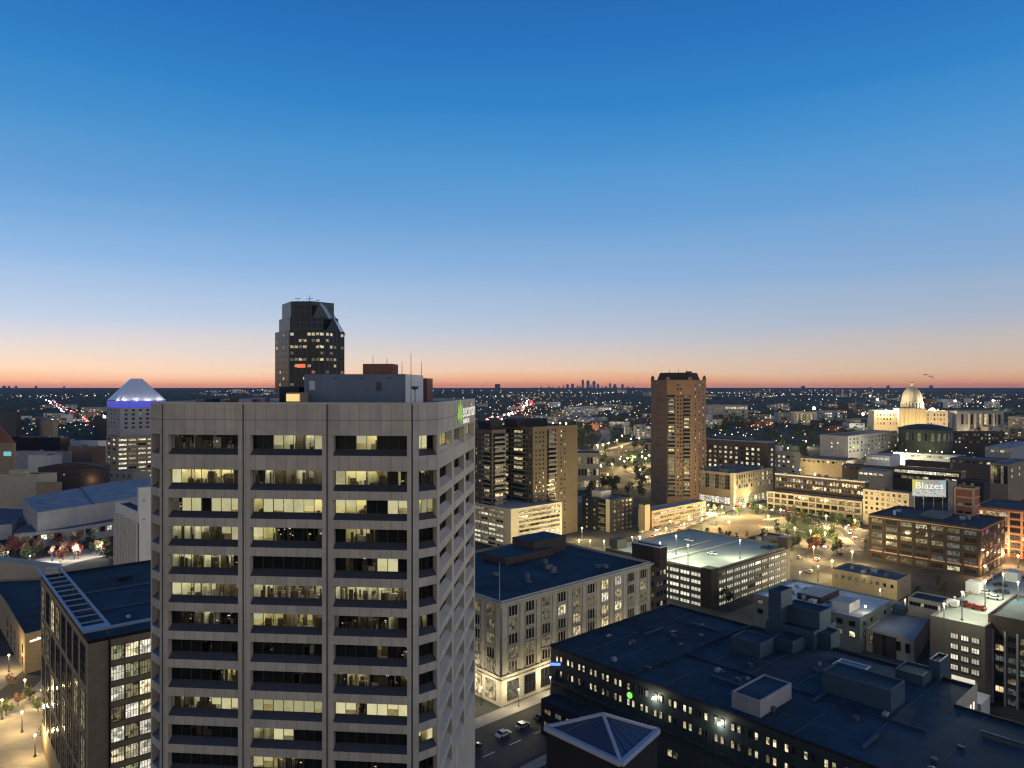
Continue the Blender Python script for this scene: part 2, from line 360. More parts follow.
class Wins:
    """collects the windows of one building, then links the 96 that show largest singly and the rest as one stuff part"""
    def __init__(s, root, name='window', cap=96): s.r = root; s.n = name; s.l = []; s.cap = cap
    def add(s, pos, ang, me):
        x, y = pxy(pos)
        if pos[1] > 5 and -30 < x < 1054 and -30 < y < 800: s.l.append((Vector(pos), ang, me))
    def face(s, A, B, zs, n, w, h, pick, nx=1, ny=1, frame=M_alu, m0=0.5, m1=0.5, skip=None, sill=0, fw=0.12, proud=0.14):
        """n windows in each row of zs (centre heights) on the wall from plan point A to B; m0, m1: end margins in bay widths*..."""
        A, B = Vector(A[:2]), Vector(B[:2]); d = B - A; L = d.length; d.normalize()
        nrm = Vector((d.y, -d.x))
        if nrm.dot(-(A + B) / 2) < 0: nrm = -nrm
        ang = math.atan2(nrm.y, nrm.x) + math.pi / 2
        span = L - m0 - m1
        for j, z in enumerate(zs):
            for i in range(n):
                if skip and skip(i, j): continue
                k = pick(i, j); t = m0 + span * (i + 0.5) / n
                p = A + d * t + nrm * 0.003
                s.add((p.x, p.y, z), ang, win_mesh(w, h, nx, ny, WM[k] if isinstance(k, str) else k, frame, s.n, fw, proud, sill))
    def flush(s):
        s.l.sort(key=lambda t: t[0].length); base = wloc(s.r)
        many = len(s.l) > s.cap
        for p, a, me in (s.l[:s.cap] if many else s.l):
            o = bpy.data.objects.new(s.n, me); COL.objects.link(o); o.parent = s.r; o.location = p - base; o.rotation_euler = (0, 0, a)
        if many:
            mb = MB()
            for p, a, me in s.l[s.cap:]:
                mx = Matrix.Translation(p) @ Matrix.Rotation(a, 4, 'Z'); vs = [mx @ v.co for v in me.vertices]
                for pl in me.polygons: mb.poly([vs[i] for i in pl.vertices], me.materials[pl.material_index])
            tag(mb.build(s.n, s.r), kind='stuff')
def picker(**probs):
    ks = list(probs.items()); tot = sum(v for _, v in ks)
    names = {'warm': 'w', 'cream': 'c', 'white': 'W', 'dim': 'd', 'cool': 'b', 'dark': '.', 'purple': 'p', 'red': 'r', 'green': 'g', 'gar': 'G', 'hid': 'h', 'mag': 'm'}
    def f(i, j):
        t = random.random() * tot
        for k, v in ks:
            t -= v
            if t <= 0: return names[k]
        return '.'
    return f

# ------------------------------------------------------------------ buildings
class Bld: pass
def block(name, label, cat, px, py, D, pxR, pxL, wall, roof, u=U, v=V, par=0.7, base=None, group=None, coping=None, root=None, lenR=None, lenL=None, part='wall', uR=None):
    """a rectangular block given by the pixel and distance of its near roof corner and the columns where its two seen faces end"""
    b = Bld(); C = px2w(px, py, D); b.z = C.z; c = Vector((C.x, C.y))
    lu = lenR if lenR else along(c, u, pxR); lv = lenL if lenL else along(c, v, pxL)
    if lu < 0 or lv < 0: print('NEG', name, label, px, lu, lv)
    b.C, b.R, b.L, b.F = c, c + u * lu, c + v * lv, c + u * lu + v * lv; b.lu, b.lv, b.u, b.v = lu, lv, u, v
    b.base = base if base is not None else min(T(*q) for q in (b.C, b.R, b.L, b.F)) - 0.3
    b.root = root or empty(name, (c.x, c.y, b.base), label, cat, group)
    pts = [b.C, b.R, b.F, b.L]; t = 0.35
    mb = MB(); mb.prism(pts, b.base, b.z - par, wall, wall)
    b.wall = mb.build(part, b.root)
    if par > 0.05:
        mp = MB(); ins = b.inset(t) if hasattr(b, 'inset') else inset(b, t)
        for i in range(4):
            j = (i + 1) % 4
            mp.prism([pts[i], pts[j], ins[j], ins[i]], b.z - par, b.z, coping or wall)
        mp.build('parapet', b.root)
        mr = MB(); mr.poly([(p.x, p.y, b.z - par + 0.02) for p in ins], roof, [(p.x, p.y) for p in ins]); mr.build('roof', b.root)
    else:
        mr = MB(); ins = inset(b, -0.15); mr.prism(ins, b.z + 0.004, b.z + 0.25, roof, roof, True); mr.build('roof', b.root)
    b.W = Wins(b.root)
    return b
def inset(b, t):
    u, v = b.u, b.v
    return [b.C + u * t + v * t, b.R - u * t + v * t, b.F - u * t - v * t, b.L + u * t - v * t]
def on(b, s, t):
    """plan point at fraction s along the right face and t along the left face"""
    return b.C + b.u * b.lu * s + b.v * b.lv * t
def roofbox(b, s, t, a, c, h, mat_, name='rooftop_unit', z=None, top=None):
    p = on(b, s, t); mb = MB(); z0 = (b.z - 0.65) if z is None else z
    d = b.u.normalized(); e = b.v.normalized()
    pts = [p + d * i * a / 2 + e * j * c / 2 for i, j in ((-1, -1), (1, -1), (1, 1), (-1, 1))]
    mb.prism(pts, z0, z0 + h, mat_, top or mat_); return mb.build(name, b.root)
def clutter(b, n, seed=1, z=None, mats=None):
    rs = random.Random(seed)
    for _ in range(n):
        roofbox(b, rs.uniform(.12, .88), rs.uniform(.12, .88), rs.uniform(1, 3.2), rs.uniform(1, 2.6), rs.uniform(.6, 2.2), rs.choice(mats or [M_grey, M_steel, M_roof_mid]), z=z)
def zrow(z_top, n, pitch): return [z_top - pitch * i for i in range(n)]
# ------------------------------------------------------------------ ground
def build_ground():
    xs = [-14000, -9000, -5000, -3200, -2000] + [i * 80 for i in range(-20, 21)] + [2000, 3200, 5000, 9000, 14000]
    ys = [-400, 0, 100, 200, 300, 400, 520] + list(range(560, 1500, 60)) + list(range(1500, 4000, 160)) + list(range(4000, 9000, 300)) + [9000, 9800, 10600, 12000, 14000, 16500]
    me = bpy.data.meshes.new('ground')
    vs = [(x, y, T(x, y)) for y in ys for x in xs]; n = len(xs)
    fs = [(j * n + i, j * n + i + 1, (j + 1) * n + i + 1, (j + 1) * n + i) for j in range(len(ys) - 1) for i in range(n - 1)]
    me.from_pydata(vs, [], fs); o = bpy.data.objects.new('ground', me); COL.objects.link(o); o['kind'] = 'structure'
    m = bpy.data.materials.new('city_ground'); m.use_nodes = True; nt = m.node_tree; N, L = nt.nodes, nt.links
    b = N['Principled BSDF']; b.inputs['Roughness'].default_value = 0.95; b.inputs['Specular IOR Level'].default_value = 0.1
    g = N.new('ShaderNodeNewGeometry'); sp = N.new('ShaderNodeSeparateXYZ'); L.new(g.outputs['Position'], sp.inputs[0])
    n1 = N.new('ShaderNodeTexNoise'); n1.inputs['Scale'].default_value = 0.02; n1.inputs['Detail'].default_value = 8; L.new(g.outputs['Position'], n1.inputs['Vector'])
    n2 = N.new('ShaderNodeTexVoronoi'); n2.inputs['Scale'].default_value = 0.03; L.new(g.outputs['Position'], n2.inputs['Vector'])
    r1 = ramp(nt, [(0.35, (0.03, 0.035, 0.03, 1)), (0.5, (0.055, 0.055, 0.05, 1)), (0.65, (0.10, 0.095, 0.085, 1))]); L.new(n1.outputs[0], r1.inputs[0])
    r2 = ramp(nt, [(0.3, (0.024, 0.032, 0.022, 1)), (0.7, (0.075, 0.08, 0.06, 1))]); L.new(n1.outputs[0], r2.inputs[0])
    mr = N.new('ShaderNodeMapRange'); mr.inputs['From Min'].default_value = 600; mr.inputs['From Max'].default_value = 1100; L.new(sp.outputs['Y'], mr.inputs['Value'])
    mx = N.new('ShaderNodeMix'); mx.data_type = 'RGBA'; L.new(mr.outputs[0], mx.inputs['Factor']); L.new(r1.outputs[0], mx.inputs['A']); L.new(r2.outputs[0], mx.inputs['B'])
    L.new(mx.outputs['Result'], b.inputs['Base Color']); me.materials.append(m)
build_ground()

def strip(name, pts, width, mat_, up=0.05, label=None):
    """a road or path: pts are plan points, draped on the terrain"""
    P = []
    for a, b in zip(pts, pts[1:]):
        a, b = Vector(a[:2]), Vector(b[:2]); n = max(1, int((b - a).length / 15))
        P += [a + (b - a) * i / n for i in range(n)]
    P.append(Vector(pts[-1][:2])); mb = MB(); acc = 0; prev = None
    for i, p in enumerate(P):
        t = (P[min(i + 1, len(P) - 1)] - P[max(i - 1, 0)]).normalized(); e = Vector((-t.y, t.x)) * width / 2
        row = [(q.x, q.y, T(p.x, p.y) + up) for q in (p - e, p + e)]
        if prev:
            d = (p - P[i - 1]).length
            mb.poly([prev[0], row[0], row[1], prev[1]], mat_, [(acc, 0), (acc + d, 0), (acc + d, width), (acc, width)]); acc += d
        prev = row
    o = mb.build(name); o['kind'] = 'structure'; return o
def pstrip(name, pix, width, mat_, up=0.05): return strip(name, [ground(*p) for p in pix], width, mat_, up)
def patch(name, pix, mat_, up=0.06, thick=0):
    pts = [ground(*p) for p in pix]; mb = MB()
    if thick: mb.prism([(p.x, p.y) for p in pts], min(p.z for p in pts) - 0.1, max(p.z for p in pts) + thick, mat_)
    else: mb.poly([(p.x, p.y, p.z + up) for p in pts], mat_, [(p.x, p.y) for p in pts])
    o = mb.build(name); o['kind'] = 'structure'; return o

# streets of the near grid
gp = ground
strip('road', [(-25, 160), (9, 190), (150, 318), (270, 426)], 13, M_asphalt, 0.05)
strip('pavement', [(-30, 178), (-3, 202), (60, 259)], 5, M_pave, 0.12)
strip('pavement', [(3, 172), (22, 190), (60, 224)], 3.5, M_pave, 0.12)
for k in range(7):
    a = Vector((-14, 172)) + U * (k * 9); strip('road_marking', [a, a + U * 4], 0.25, M_paint, 0.06)
strip('road', [(-150, 130), (-95, 178), (-30, 236)], 12, M_asphalt, 0.05)
# plaza, lots and lawns in the middle
patch('plaza_paving', [(704, 522), (772, 503), (868, 522), (862, 560), (812, 566), (742, 545), (700, 536)], M_asphalt, 0.06)
patch('bare_lot', [(709, 528), (748, 513), (772, 521), (742, 541), (706, 541)], M_earth, 0.12)
patch('lawn', [(782, 524), (800, 521), (846, 540), (838, 544), (780, 532)], M_grass, 0.12)
patch('lawn', [(770, 508), (800, 510), (842, 519), (838, 522), (790, 514)], M_grass, 0.12)
strip('road', [gp(640, 540), gp(707, 514), gp(770, 492)], 15, M_pave, 0.10)
strip('road', [gp(700, 500), gp(760, 507), gp(862, 531), gp(930, 548)], 11, M_pave, 0.14)
strip('path', [gp(764, 520), gp(800, 516), gp(836, 532), gp(858, 551)], 6, M_pave, 0.18)
strip('path', [gp(764, 527), gp(800, 531), gp(850, 547)], 3, M_pave, 0.18)
strip('road', [gp(862, 531), gp(800, 566), gp(740, 600)], 12, M_asphalt, 0.16)
strip('road', [gp(985, 590), gp(1005, 560), gp(1022, 545)], 12, M_asphalt, 0.10)
# freeway ramps in the valley
pstrip('road', [(574, 502), (610, 489), (650, 481), (700, 470)], 16, M_pave, 0.08)
pstrip('road', [(577, 470), (600, 467), (632, 468), (655, 464), (720, 452)], 14, M_pave, 0.10)
pstrip('road', [(575, 458), (597, 452), (618, 446), (635, 441), (652, 444), (700, 452)], 12, M_pave, 0.12)
pstrip('road', [(596, 452), (607, 436), (600, 424), (590, 417)], 14, M_pave, 0.14)
pstrip('road', [(575, 449), (600, 462), (640, 474), (665, 483)], 10, M_pave, 0.16)
pstrip('road', [(484, 420), (512, 414), (528, 406), (530, 401), (520, 396)], 22, M_pave, 0.14)
pstrip('road', [(480, 419), (540, 415), (600, 412)], 14, M_pave, 0.18)
patch('lawn', [(630, 449), (655, 452), (700, 462), (660, 466), (628, 458)], M_grass, 0.06)
patch('lawn', [(700, 446), (790, 443), (800, 452), (740, 458), (700, 456)], M_grass, 0.06)
patch('lawn', [(780, 432), (812, 430), (815, 438), (790, 440)], M_grass, 0.06)
pstrip('road', [(86, 426), (78, 418), (66, 411), (56, 405), (49, 400)], 22, M_pave, 0.2)
# street at the lower left
patch('plaza_paving', [(-30, 660), (44, 652), (80, 700), (110, 770), (-40, 800)], M_pave, 0.06)
strip('road', [gp(-40, 716), gp(16, 690), gp(40, 668)], 9, M_asphalt, 0.10)

# ------------------------------------------------------------------ the near office tower
fa = Vector((-0.99606, 0.0887)); ra = Vector((0.0887, 0.99606))
P0 = Vector((-13.29, 95.95)); dch = Vector((0.767, 0.642)); C1 = P0 + dch * 4.0
LF = 35.43; P1 = P0 + fa * LF; dcl = Vector((-0.72, 0.694)); C2 = P1 + dcl * 4.0
LR = 36.6; C3 = C1 + ra * LR; C4 = C3 + Vector((-0.642, 0.767)) * 4.0; C5 = C2 + ra * LR
ZT = 90.03
tower = empty('office_tower', (P0.x, P0.y, 0), 'grey precast concrete office tower filling the foreground, green leaf sign at its top corner', 'building')
ZO = [85.56, 80.76] + [80.76 - 3.92 * k for k in range(1, 12)]      # heads of the openings
OH, GH, DEP = 2.74, 2.02, 1.0
wall = MB(); groove = MB()
M_lampc = glow('office_ceiling_panel', (1.0, 0.88, 0.47), 22.0, True)
M_lampw = glow('office_ceiling_panel_white', (1.0, 0.95, 0.70), 20.0, True)
M_lampd = glow('office_ceiling_panel_dim', (1.0, 0.8, 0.45), 0.12, True); M_desk = glow('desk_lamp_or_screen', (1.0, 0.88, 0.6), 1.1)
M_blind = lit('lit_blind', (1.0, 0.88, 0.50), 0.68, 0.86, 0.7)
M_glass = bpy.data.materials.new('window_glass'); M_glass.use_nodes = True
_n, _l = M_glass.node_tree.nodes, M_glass.node_tree.links
_n.clear(); _o = _n.new('ShaderNodeOutputMaterial'); _t = _n.new('ShaderNodeBsdfTransparent'); _g = _n.new('ShaderNodeBsdfGlossy'); _m = _n.new('ShaderNodeMixShader'); _f = _n.new('ShaderNodeFresnel')
_t.inputs['Color'].default_value = (0.82, 0.86, 0.84, 1); _g.inputs['Roughness'].default_value = 0.02; _g.inputs['Color'].default_value = (0.10, 0.11, 0.12, 1); _f.inputs['IOR'].default_value = 1.45
_l.new(_f.outputs[0], _m.inputs[0]); _l.new(_t.outputs[0], _m.inputs[1]); _l.new(_g.outputs[0], _m.inputs[2]); _l.new(_m.outputs[0], _o.inputs[0])

def tower_face(A, d, L, wins, groove_at, codes, ub=0, sillm=M_sill):
    """A: start, d: direction, wins: list of (t0, t1); codes(k, i) gives the panes of the window"""
    nrm = Vector((d.y, -d.x))
    if nrm.dot(-(A + d * L / 2)) < 0: nrm = -nrm
    def P(t, z, dep=0): q = A + d * t - nrm * dep; return (q.x, q.y, z)
    def quad(mb, t0, t1, z0, z1, m):
        if t1 - t0 > 1e-4: mb.poly([P(t0, z0), P(t1, z0), P(t1, z1), P(t0, z1)], m, [(ub + t0, z0), (ub + t1, z0), (ub + t1, z1), (ub + t0, z1)])
    edges = [0] + [x for w in wins for x in w] + [L]
    for i in range(0, len(edges), 2):                           # piers, with a dark groove at each bay line
        a, b = edges[i], edges[i + 1]; gs = [g for g in groove_at if a - 0.01 <= g <= b + 0.01]
        cur = a
        for g in gs:
            g0, g1 = max(a, g - 0.11), min(b, g + 0.11)
            quad(wall, cur, g0, 0, ZT - 0.25, M_concrete)
            groove.poly([P(g0, 0, 0.14), P(g1, 0, 0.14), P(g1, ZT - 0.25, 0.14), P(g0, ZT - 0.25, 0.14)], M_joint)
            for g_ in (g0, g1): wall.poly([P(g_, 0), P(g_, 0, 0.14), P(g_, ZT - 0.25, 0.14), P(g_, ZT - 0.25)], M_concrete_plain)
            cur = g1
        quad(wall, cur, b, 0, ZT - 0.25, M_concrete)
    for i, (t0, t1) in enumerate(wins):
        zt = ZT - 0.25
        for k, zh in enumerate(ZO):
            quad(wall, t0, t1, zh, zt, M_concrete); z0 = zh - OH; zg = zh - GH
            m = M_concrete_plain
            wall.poly([P(t0, zh), P(t1, zh), P(t1, zh, DEP), P(t0, zh, DEP)], m)                  # head
            wall.poly([P(t0, z0), P(t0, zh), P(t0, zh, DEP), P(t0, z0, DEP)], m); wall.poly([P(t1, z0), P(t1, zh), P(t1, zh, DEP), P(t1, z0, DEP)], m)
            zt = z0
            # the window: glass and mullions, its sloping sill and the room behind
            code = codes(k, i); n = len(code); w = MB(); w.poly([P(t0, zg, DEP), P(t1, zg, DEP), P(t1, zh, DEP), P(t0, zh, DEP)], M_glass)
            for j in range(n + 1):
                t = t0 + (t1 - t0) * j / n; a = P(max(t0 + 0.03, min(t1 - 0.03, t)), zg, DEP - 0.04); b_ = P(max(t0 + 0.03, min(t1 - 0.03, t)), zh, DEP - 0.04)
                w.beam(a, b_, 0.07, M_alu)
            w.beam(P(t0, zg + 0.04, DEP - 0.04), P(t1, zg + 0.04, DEP - 0.04), 0.08, M_alu); w.beam(P(t0, zh - 0.04, DEP - 0.04), P(t1, zh - 0.04, DEP - 0.04), 0.08, M_alu)
            wo = w.build('window', tower)
            s = MB(); s.poly([P(t0, z0 + 0.004, 0.003), P(t1, z0 + 0.004, 0.003), P(t1, zg, DEP - 0.003), P(t0, zg, DEP - 0.003)], sillm); s.build('sill', wo)
            r = MB(); dp = DEP + 4.6; zf, zc = zg - 0.55, zh + 0.35; rs = random.Random(k * 31 + i * 7 + int(L * 10))
            r.poly([P(t0, zf, dp), P(t1, zf, dp), P(t1, zc, dp), P(t0, zc, dp)], M_room); r.poly([P(t0, zf, DEP), P(t1, zf, DEP), P(t1, zf, dp), P(t0, zf, dp)], M_carpet)
            r.poly([P(t0, zc, DEP), P(t1, zc, DEP), P(t1, zc, dp), P(t0, zc, dp)], M_room)
            for t in (t0, t1): r.poly([P(t, zf, DEP), P(t, zc, DEP), P(t, zc, dp), P(t, zf, dp)], M_room)
            r.poly([P(t0, zf, DEP + .02), P(t1, zf, DEP + .02), P(t1, zg, DEP + .02), P(t0, zg, DEP + .02)], M_room); r.poly([P(t0, zh, DEP + .02), P(t1, zh, DEP + .02), P(t1, zc, DEP + .02), P(t0, zc, DEP + .02)], M_room)
            pw = (t1 - t0) / n; lampm = rs.choice([M_lampc, M_lampc, M_lampw])
            for j, c in enumerate(code):
                hb_ = rs.choice([0, 0, 0, 0, .25, .6, .9])
                a, b_ = t0 + pw * j, t0 + pw * (j + 1)
                if c == 'D': r.poly([P(a, zf, DEP + .08), P(b_, zf, DEP + .08), P(b_, zc, DEP + .08), P(a, zc, DEP + .08)], M_shade)
                elif c == 'B': r.poly([P(a + .02, zg + hb_, DEP + .12), P(b_ - .02, zg + hb_, DEP + .12), P(b_ - .02, zc, DEP + .12), P(a + .02, zc, DEP + .12)], M_blind)
                if c in 'LBM':
                    lm = M_lampd if c == 'M' else lampm
                    for dd in (1.2, 3.2):
                        if c != 'M' or rs.random() < 0.6:
                            x0, x1 = a + pw * .2, a + pw * .8
                            r.poly([P(x0, zc - .03, DEP + dd), P(x1, zc - .03, DEP + dd), P(x1, zc - .03, DEP + dd + .5), P(x0, zc - .03, DEP + dd + .5)], lm)
                if c == 'M':
                    r.poly([P(a, zf, DEP + 1.5), P(b_, zf, DEP + 1.5), P(b_, zc, DEP + 1.5), P(a, zc, DEP + 1.5)], M_shade)  # black sheet stands for the darkness of the room
                    for _ in range(rs.choice([1, 2, 4, 5])):
                        x = rs.uniform(a + .1, b_ - .5); z_ = rs.uniform(zf + .6, zc - .3); dd = DEP + rs.uniform(.6, 1.4); w_ = rs.uniform(.08, .4); h_ = rs.uniform(.04, .14)
                        r.poly([P(x, z_, dd), P(x + w_, z_, dd), P(x + w_, z_ + h_, dd), P(x, z_ + h_, dd)], M_desk)
                if c in 'LM':
                    for _ in range(5 if c == 'L' else 3):                                # desks, cupboards, partitions, chairs
                        q = A + d * rs.uniform(a + .2, b_ - .2) - nrm * (DEP + rs.uniform(.5, 4 if c == 'L' else 1.2)); hh = rs.choice([.75, .9, 1.1, 1.3, 1.7, 2.1])
                        r.box((q.x, q.y, zf + .01), (rs.choice([.08, .2, .35, .6, .9]), rs.uniform(.1, .5), hh), rs.choice([M_furn, M_furn, M_furn, M_furn2]), d)
                    if rs.random() < .55:
                        q = A + d * (a + .01) - nrm * (DEP + 2.6); r.box((q.x, q.y, zf + .01), (.1, 3.8, zc - zf - .03), rs.choice([M_room, M_furn]), d)
            r.build('room', wo)
        quad(wall, t0, t1, 0, zt, M_concrete)
    # joint line of the parapet panels
    groove.poly([P(0, 87.60, -.003), P(L, 87.60, -.003), P(L, 87.66, -.003), P(0, 87.66, -.003)], M_joint)

# panes of the three front bays, floor by floor, left to right: D closed, M mostly dark room, L lit room, B lit blind
_F = ['MMMMMMM DDBLLLB DDBLDDD', 'BLLLLLM MLLLLLL BLLLLDM', 'MBBDBBB LBBBBBL BBLDDBB', 'LLLLLBB BLMMDMM DLLMDDD', 'LLLLLLM DDDDDDD DMMMBBD', 'BLLLLLL LLLLLLL LLLLLLL',
      'DMLLMMM BLLLLLL MMLLMLD', 'DDDMDDM DMDDDMD DDDDLDM', 'DDDDMLL DDDDMDD MLLMMML', 'LLLMBBB BBBBBBB BBMBBBB', 'DDMMDDD LLBBDDD DDDDDDD', 'DDDDDDD BBLLMDD DDDMDDD', 'DDDDDDD DDDDDDD DDDDDDD']
fc = lambda k, i: _F[k].split()[2 - i][::-1]
_T0 = [0.0]; gl = [0.02, 11.86, 23.69, 35.3]
fw = [(0.81, 11.02), (12.55, 22.70), (24.41, 34.48)]
_C = ['BBD', 'DLM', 'LBB', 'DDD', 'DDD', 'DDD', 'MLD', 'DDD', 'DDD', 'DML', 'BLB', 'DDD', 'DDD']
_RF = {0: ['BBB', 'BBM', 'BMB']}
tower_face(P0, fa, LF, fw, gl[1:3] + [0.12, 35.3], fc)
tower_face(P0, dch, 4.0, [(0.95, 3.85)], [], lambda k, i: _C[k], 40)
tower_face(P1, dcl, 4.0, [(0.7, 3.6)], [], lambda k, i: 'DDD', 60)
tower_face(C1, ra, LR, [(1.3, 11.2), (13.2, 23.1), (25.1, 35.0)], [], lambda k, i: _RF.get(k, ['DDD', 'DMD', 'DDD'])[i] if k == 0 else ('DDDDDD' if (k + i) % 5 else 'DDMDDD'), 80, M_concrete_plain)  # pale sills here put the brighter light of this side into the colour
for a, b_ in ((C3, C4), (C4, C5), (C5, C2)):
    wall.poly([(a.x, a.y, 0), (b_.x, b_.y, 0), (b_.x, b_.y, ZT - .25), (a.x, a.y, ZT - .25)], M_concrete, [(0, 0), (30, 0), (30, 90), (0, 90)])
wall.build('wall', tower); groove.build('joint', tower)
OUT = [P0, C1, C3, C4, C5, C2, P1]
cen = sum(OUT, Vector((0, 0))) / 7
INN = [cen + (p - cen) * 0.965 for p in OUT]
mb = MB()
for i in range(7):
    j = (i + 1) % 7; mb.prism([OUT[i], OUT[j], INN[j], INN[i]], ZT - 0.25, ZT, M_concrete_plain)
mb.build('parapet', tower)
mb = MB(); mb.poly([(p.x, p.y, ZT - 0.45) for p in INN], M_gravel_roof); 
for i in range(7):
    j = (i + 1) % 7; mb.poly([(INN[i].x, INN[i].y, ZT - 0.45), (INN[j].x, INN[j].y, ZT - 0.45), (INN[j].x, INN[j].y, ZT - 0.25), (INN[i].x, INN[i].y, ZT - 0.25)], M_concrete_plain)
mb.build('roof', tower)
# penthouse and roof plant
zr = ZT - 0.46
def tbox(px_r, D, wl, dr, z1, m, name='penthouse', z0=zr):
    c = px2w(px_r, 400, D); c = Vector((c.x, c.y)); mb = MB()
    mb.prism([c, c + fa * wl, c + fa * wl + ra * dr, c + ra * dr], z0, z1, m); return mb.build(name, tower), c
M_pent = mat('penthouse_cladding', (0.11, 0.145, 0.20), 0.7, 0.1, 0.3, joints=(2.6, 30, 0.8, 0, 0.05))
ph, pc = tbox(405, 110, 16.0, 12.5, 94.15, M_pent)
mb = MB(); nr = Vector((ra.y, -ra.x)); q = [pc + nr * .05, pc + nr * .05 + ra * 12.5]
mb.prism([q[0], q[1], q[1] + nr * .1, q[0] + nr * .1], zr, 94.1, M_white); mb.build('painted_lit_side', ph)  # white sheet paints the bright light on this side
mb = MB(); c = pc + fa * 14.2; nf = Vector((-fa.y, fa.x));
if nf.dot(-pc) < 0: nf = -nf
mb.prism([c + nf * .01, c + fa * .95 + nf * .01, c + fa * .95 + nf * .08, c + nf * .08], 91.7, 93.1, M_trim); mb.build('louvre', ph)
mb = MB(); mb.prism([c - fa * 10.5 + nf * .01, c - fa * 9.7 + nf * .01, c - fa * 9.7 + nf * .09, c - fa * 10.5 + nf * .09], 91.6, 92.9, M_joint); mb.build('vent', ph)
for s_ in (3.0, 7.0, 11.5):
    mb = MB(); mb.prism([c - fa * s_ + nf * .01, c - fa * (s_ + .5) + nf * .01, c - fa * (s_ + .5) + nf * .06, c - fa * s_ + nf * .06], 93.4, 93.6, M_joint); mb.build('vent', ph)
tbox(392, 115, 4.8, 4, 95.9, M_rust, 'lift_housing', 94.16)
tbox(427, 124, 2.6, 5, 93.7, M_rust, 'rooftop_unit')
o, _ = tbox(301, 108, 2.3, 3, 91.3, M_tan, 'rooftop_hut')
tbox(299, 112, 3.2, 3, 92.2, M_roof_dark, 'rooftop_unit')
mb = MB(); cc = px2w(293, 396, 108 - .02); mb.prism([(cc.x - 1, cc.y - .05), (cc.x + 1, cc.y - .05), (cc.x + 1, cc.y - .1), (cc.x - 1, cc.y - .1)], 90.0, 91.1, glow('hut_lamp_panel', (1, .72, .28), .9)); mb.build('lit_panel', o)
rs = random.Random(3)
for pxx in (203, 209, 216, 225, 228, 233, 238, 243, 249, 256, 262, 268):
    tbox(pxx, 101 + rs.uniform(1, 12), rs.uniform(.5, 1.6), rs.uniform(.5, 1.5), zr + rs.uniform(.5, 1.0), rs.choice([M_steel, M_roof_dark, M_grey, M_rust]), 'rooftop_unit')
def mast(px, D, z0, z1, r=.06, name='antenna', parent=None, arms=()):
    p = px2w(px, 400, D); mb = MB(); mb.beam((p.x, p.y, z0), (p.x, p.y, z1), r * 2, M_steel, r)
    for z, w in arms: mb.beam((p.x - w, p.y, z), (p.x + w, p.y, z), r * 1.2, M_steel)
    return mb.build(name, parent or tower)
mast(411, 107, zr, 97.2, .06); mast(373, 114, 94.1, 97.2, .05); mast(387, 116, 95.9, 96.9, .05); mast(402, 112, 94, 96.2, .05); mast(421.5, 118, 94.0, 96.4, .05)
mb = MB(); p = px2w(415, 386, 107.5); mb.lathe((p.x, p.y, 91.7), [(0.05, 0), (.45, .15), (.6, .5), (.6, .55), (.3, .3), (0, .2)], M_steel, 12); mb.beam((p.x, p.y, zr), (p.x, p.y, 91.8), .12, M_steel); mb.build('dish', tower)
# lettering on the right face
def text_obj(s, size, pos, xdir, m, name, parent, depth=.12, width=None):
    cu = bpy.data.curves.new(name, 'FONT'); cu.body = s; cu.size = size; cu.extrude = depth / 2; cu.offset = 0
    tmp = bpy.data.objects.new('tmp', cu); COL.objects.link(tmp); bpy.context.view_layer.update()
    me = bpy.data.meshes.new_from_object(tmp.evaluated_get(bpy.context.evaluated_depsgraph_get())); bpy.data.objects.remove(tmp); bpy.data.curves.remove(cu)
    xs = [v.co.x for v in me.vertices]; k = (width / (max(xs) - min(xs))) if width else 1
    X = Vector((xdir.x, xdir.y, 0)).normalized(); Z = Vector((0, 0, 1)); Nn = X.cross(Z); off = wloc(parent)
    for v in me.vertices:
        c = v.co.copy(); v.co = Vector(pos) + X * ((c.x - min(xs)) * k) + Z * c.y + Nn * (c.z + depth / 2 + .02) - off
    me.materials.clear(); me.materials.append(m); me.name = name
    o = bpy.data.objects.new(name, me); COL.objects.link(o); o.parent = parent; return o
M_signw = glow('sign_white', (1, .97, .86), .7); M_signg = glow('sign_green', (.26, .62, .10), .55)
q = C1 + ra * 22.0; text_obj('securian', 3.4, (q.x, q.y, 87.05), ra, M_signw, 'sign_lettering', tower, .03, 14.2)
q = C1 + ra * 22.0; text_obj('FINANCIAL', 1.2, (q.x, q.y, 85.95), ra, M_signw, 'sign_lettering', tower, .03, 7.2)
mb = MB(); q = C1 + ra * 18.9
def leafpt(a, r): return (q.x + ra.x * a + nr.x * r, q.y + ra.y * a + nr.y * r)
def leaf(cx, cz, ang, L_, W_):
    pts = []
    for i in range(12):
        t = 2 * math.pi * i / 12; x, y = L_ / 2 * math.cos(t), W_ / 2 * math.sin(t) * (1 - .3 * math.cos(t))
        pts.append((cx + x * math.cos(ang) - y * math.sin(ang), cz + x * math.sin(ang) + y * math.cos(ang)))
    f = [(*leafpt(a, .07), z) for a, z in pts]; b_ = [(*leafpt(a, .02), z) for a, z in pts]
    mb.poly(f, M_signg)
    for i in range(12): mb.poly([f[i], b_[i], b_[(i + 1) % 12], f[(i + 1) % 12]], M_signg)
for cx, cz, an in ((0, 89.1, 90), (-1.5, 88.5, 125), (1.5, 88.5, 55), (-1.7, 87.4, 165), (1.7, 87.4, 15), (0, 87.7, 90)): leaf(cx, cz, R(an), 1.9, 1.15)
q0 = leafpt(0, .1); mb.beam((*q0, 86.1), (*q0, 87.0), .3, M_signg); mb.build('leaf_emblem', tower)
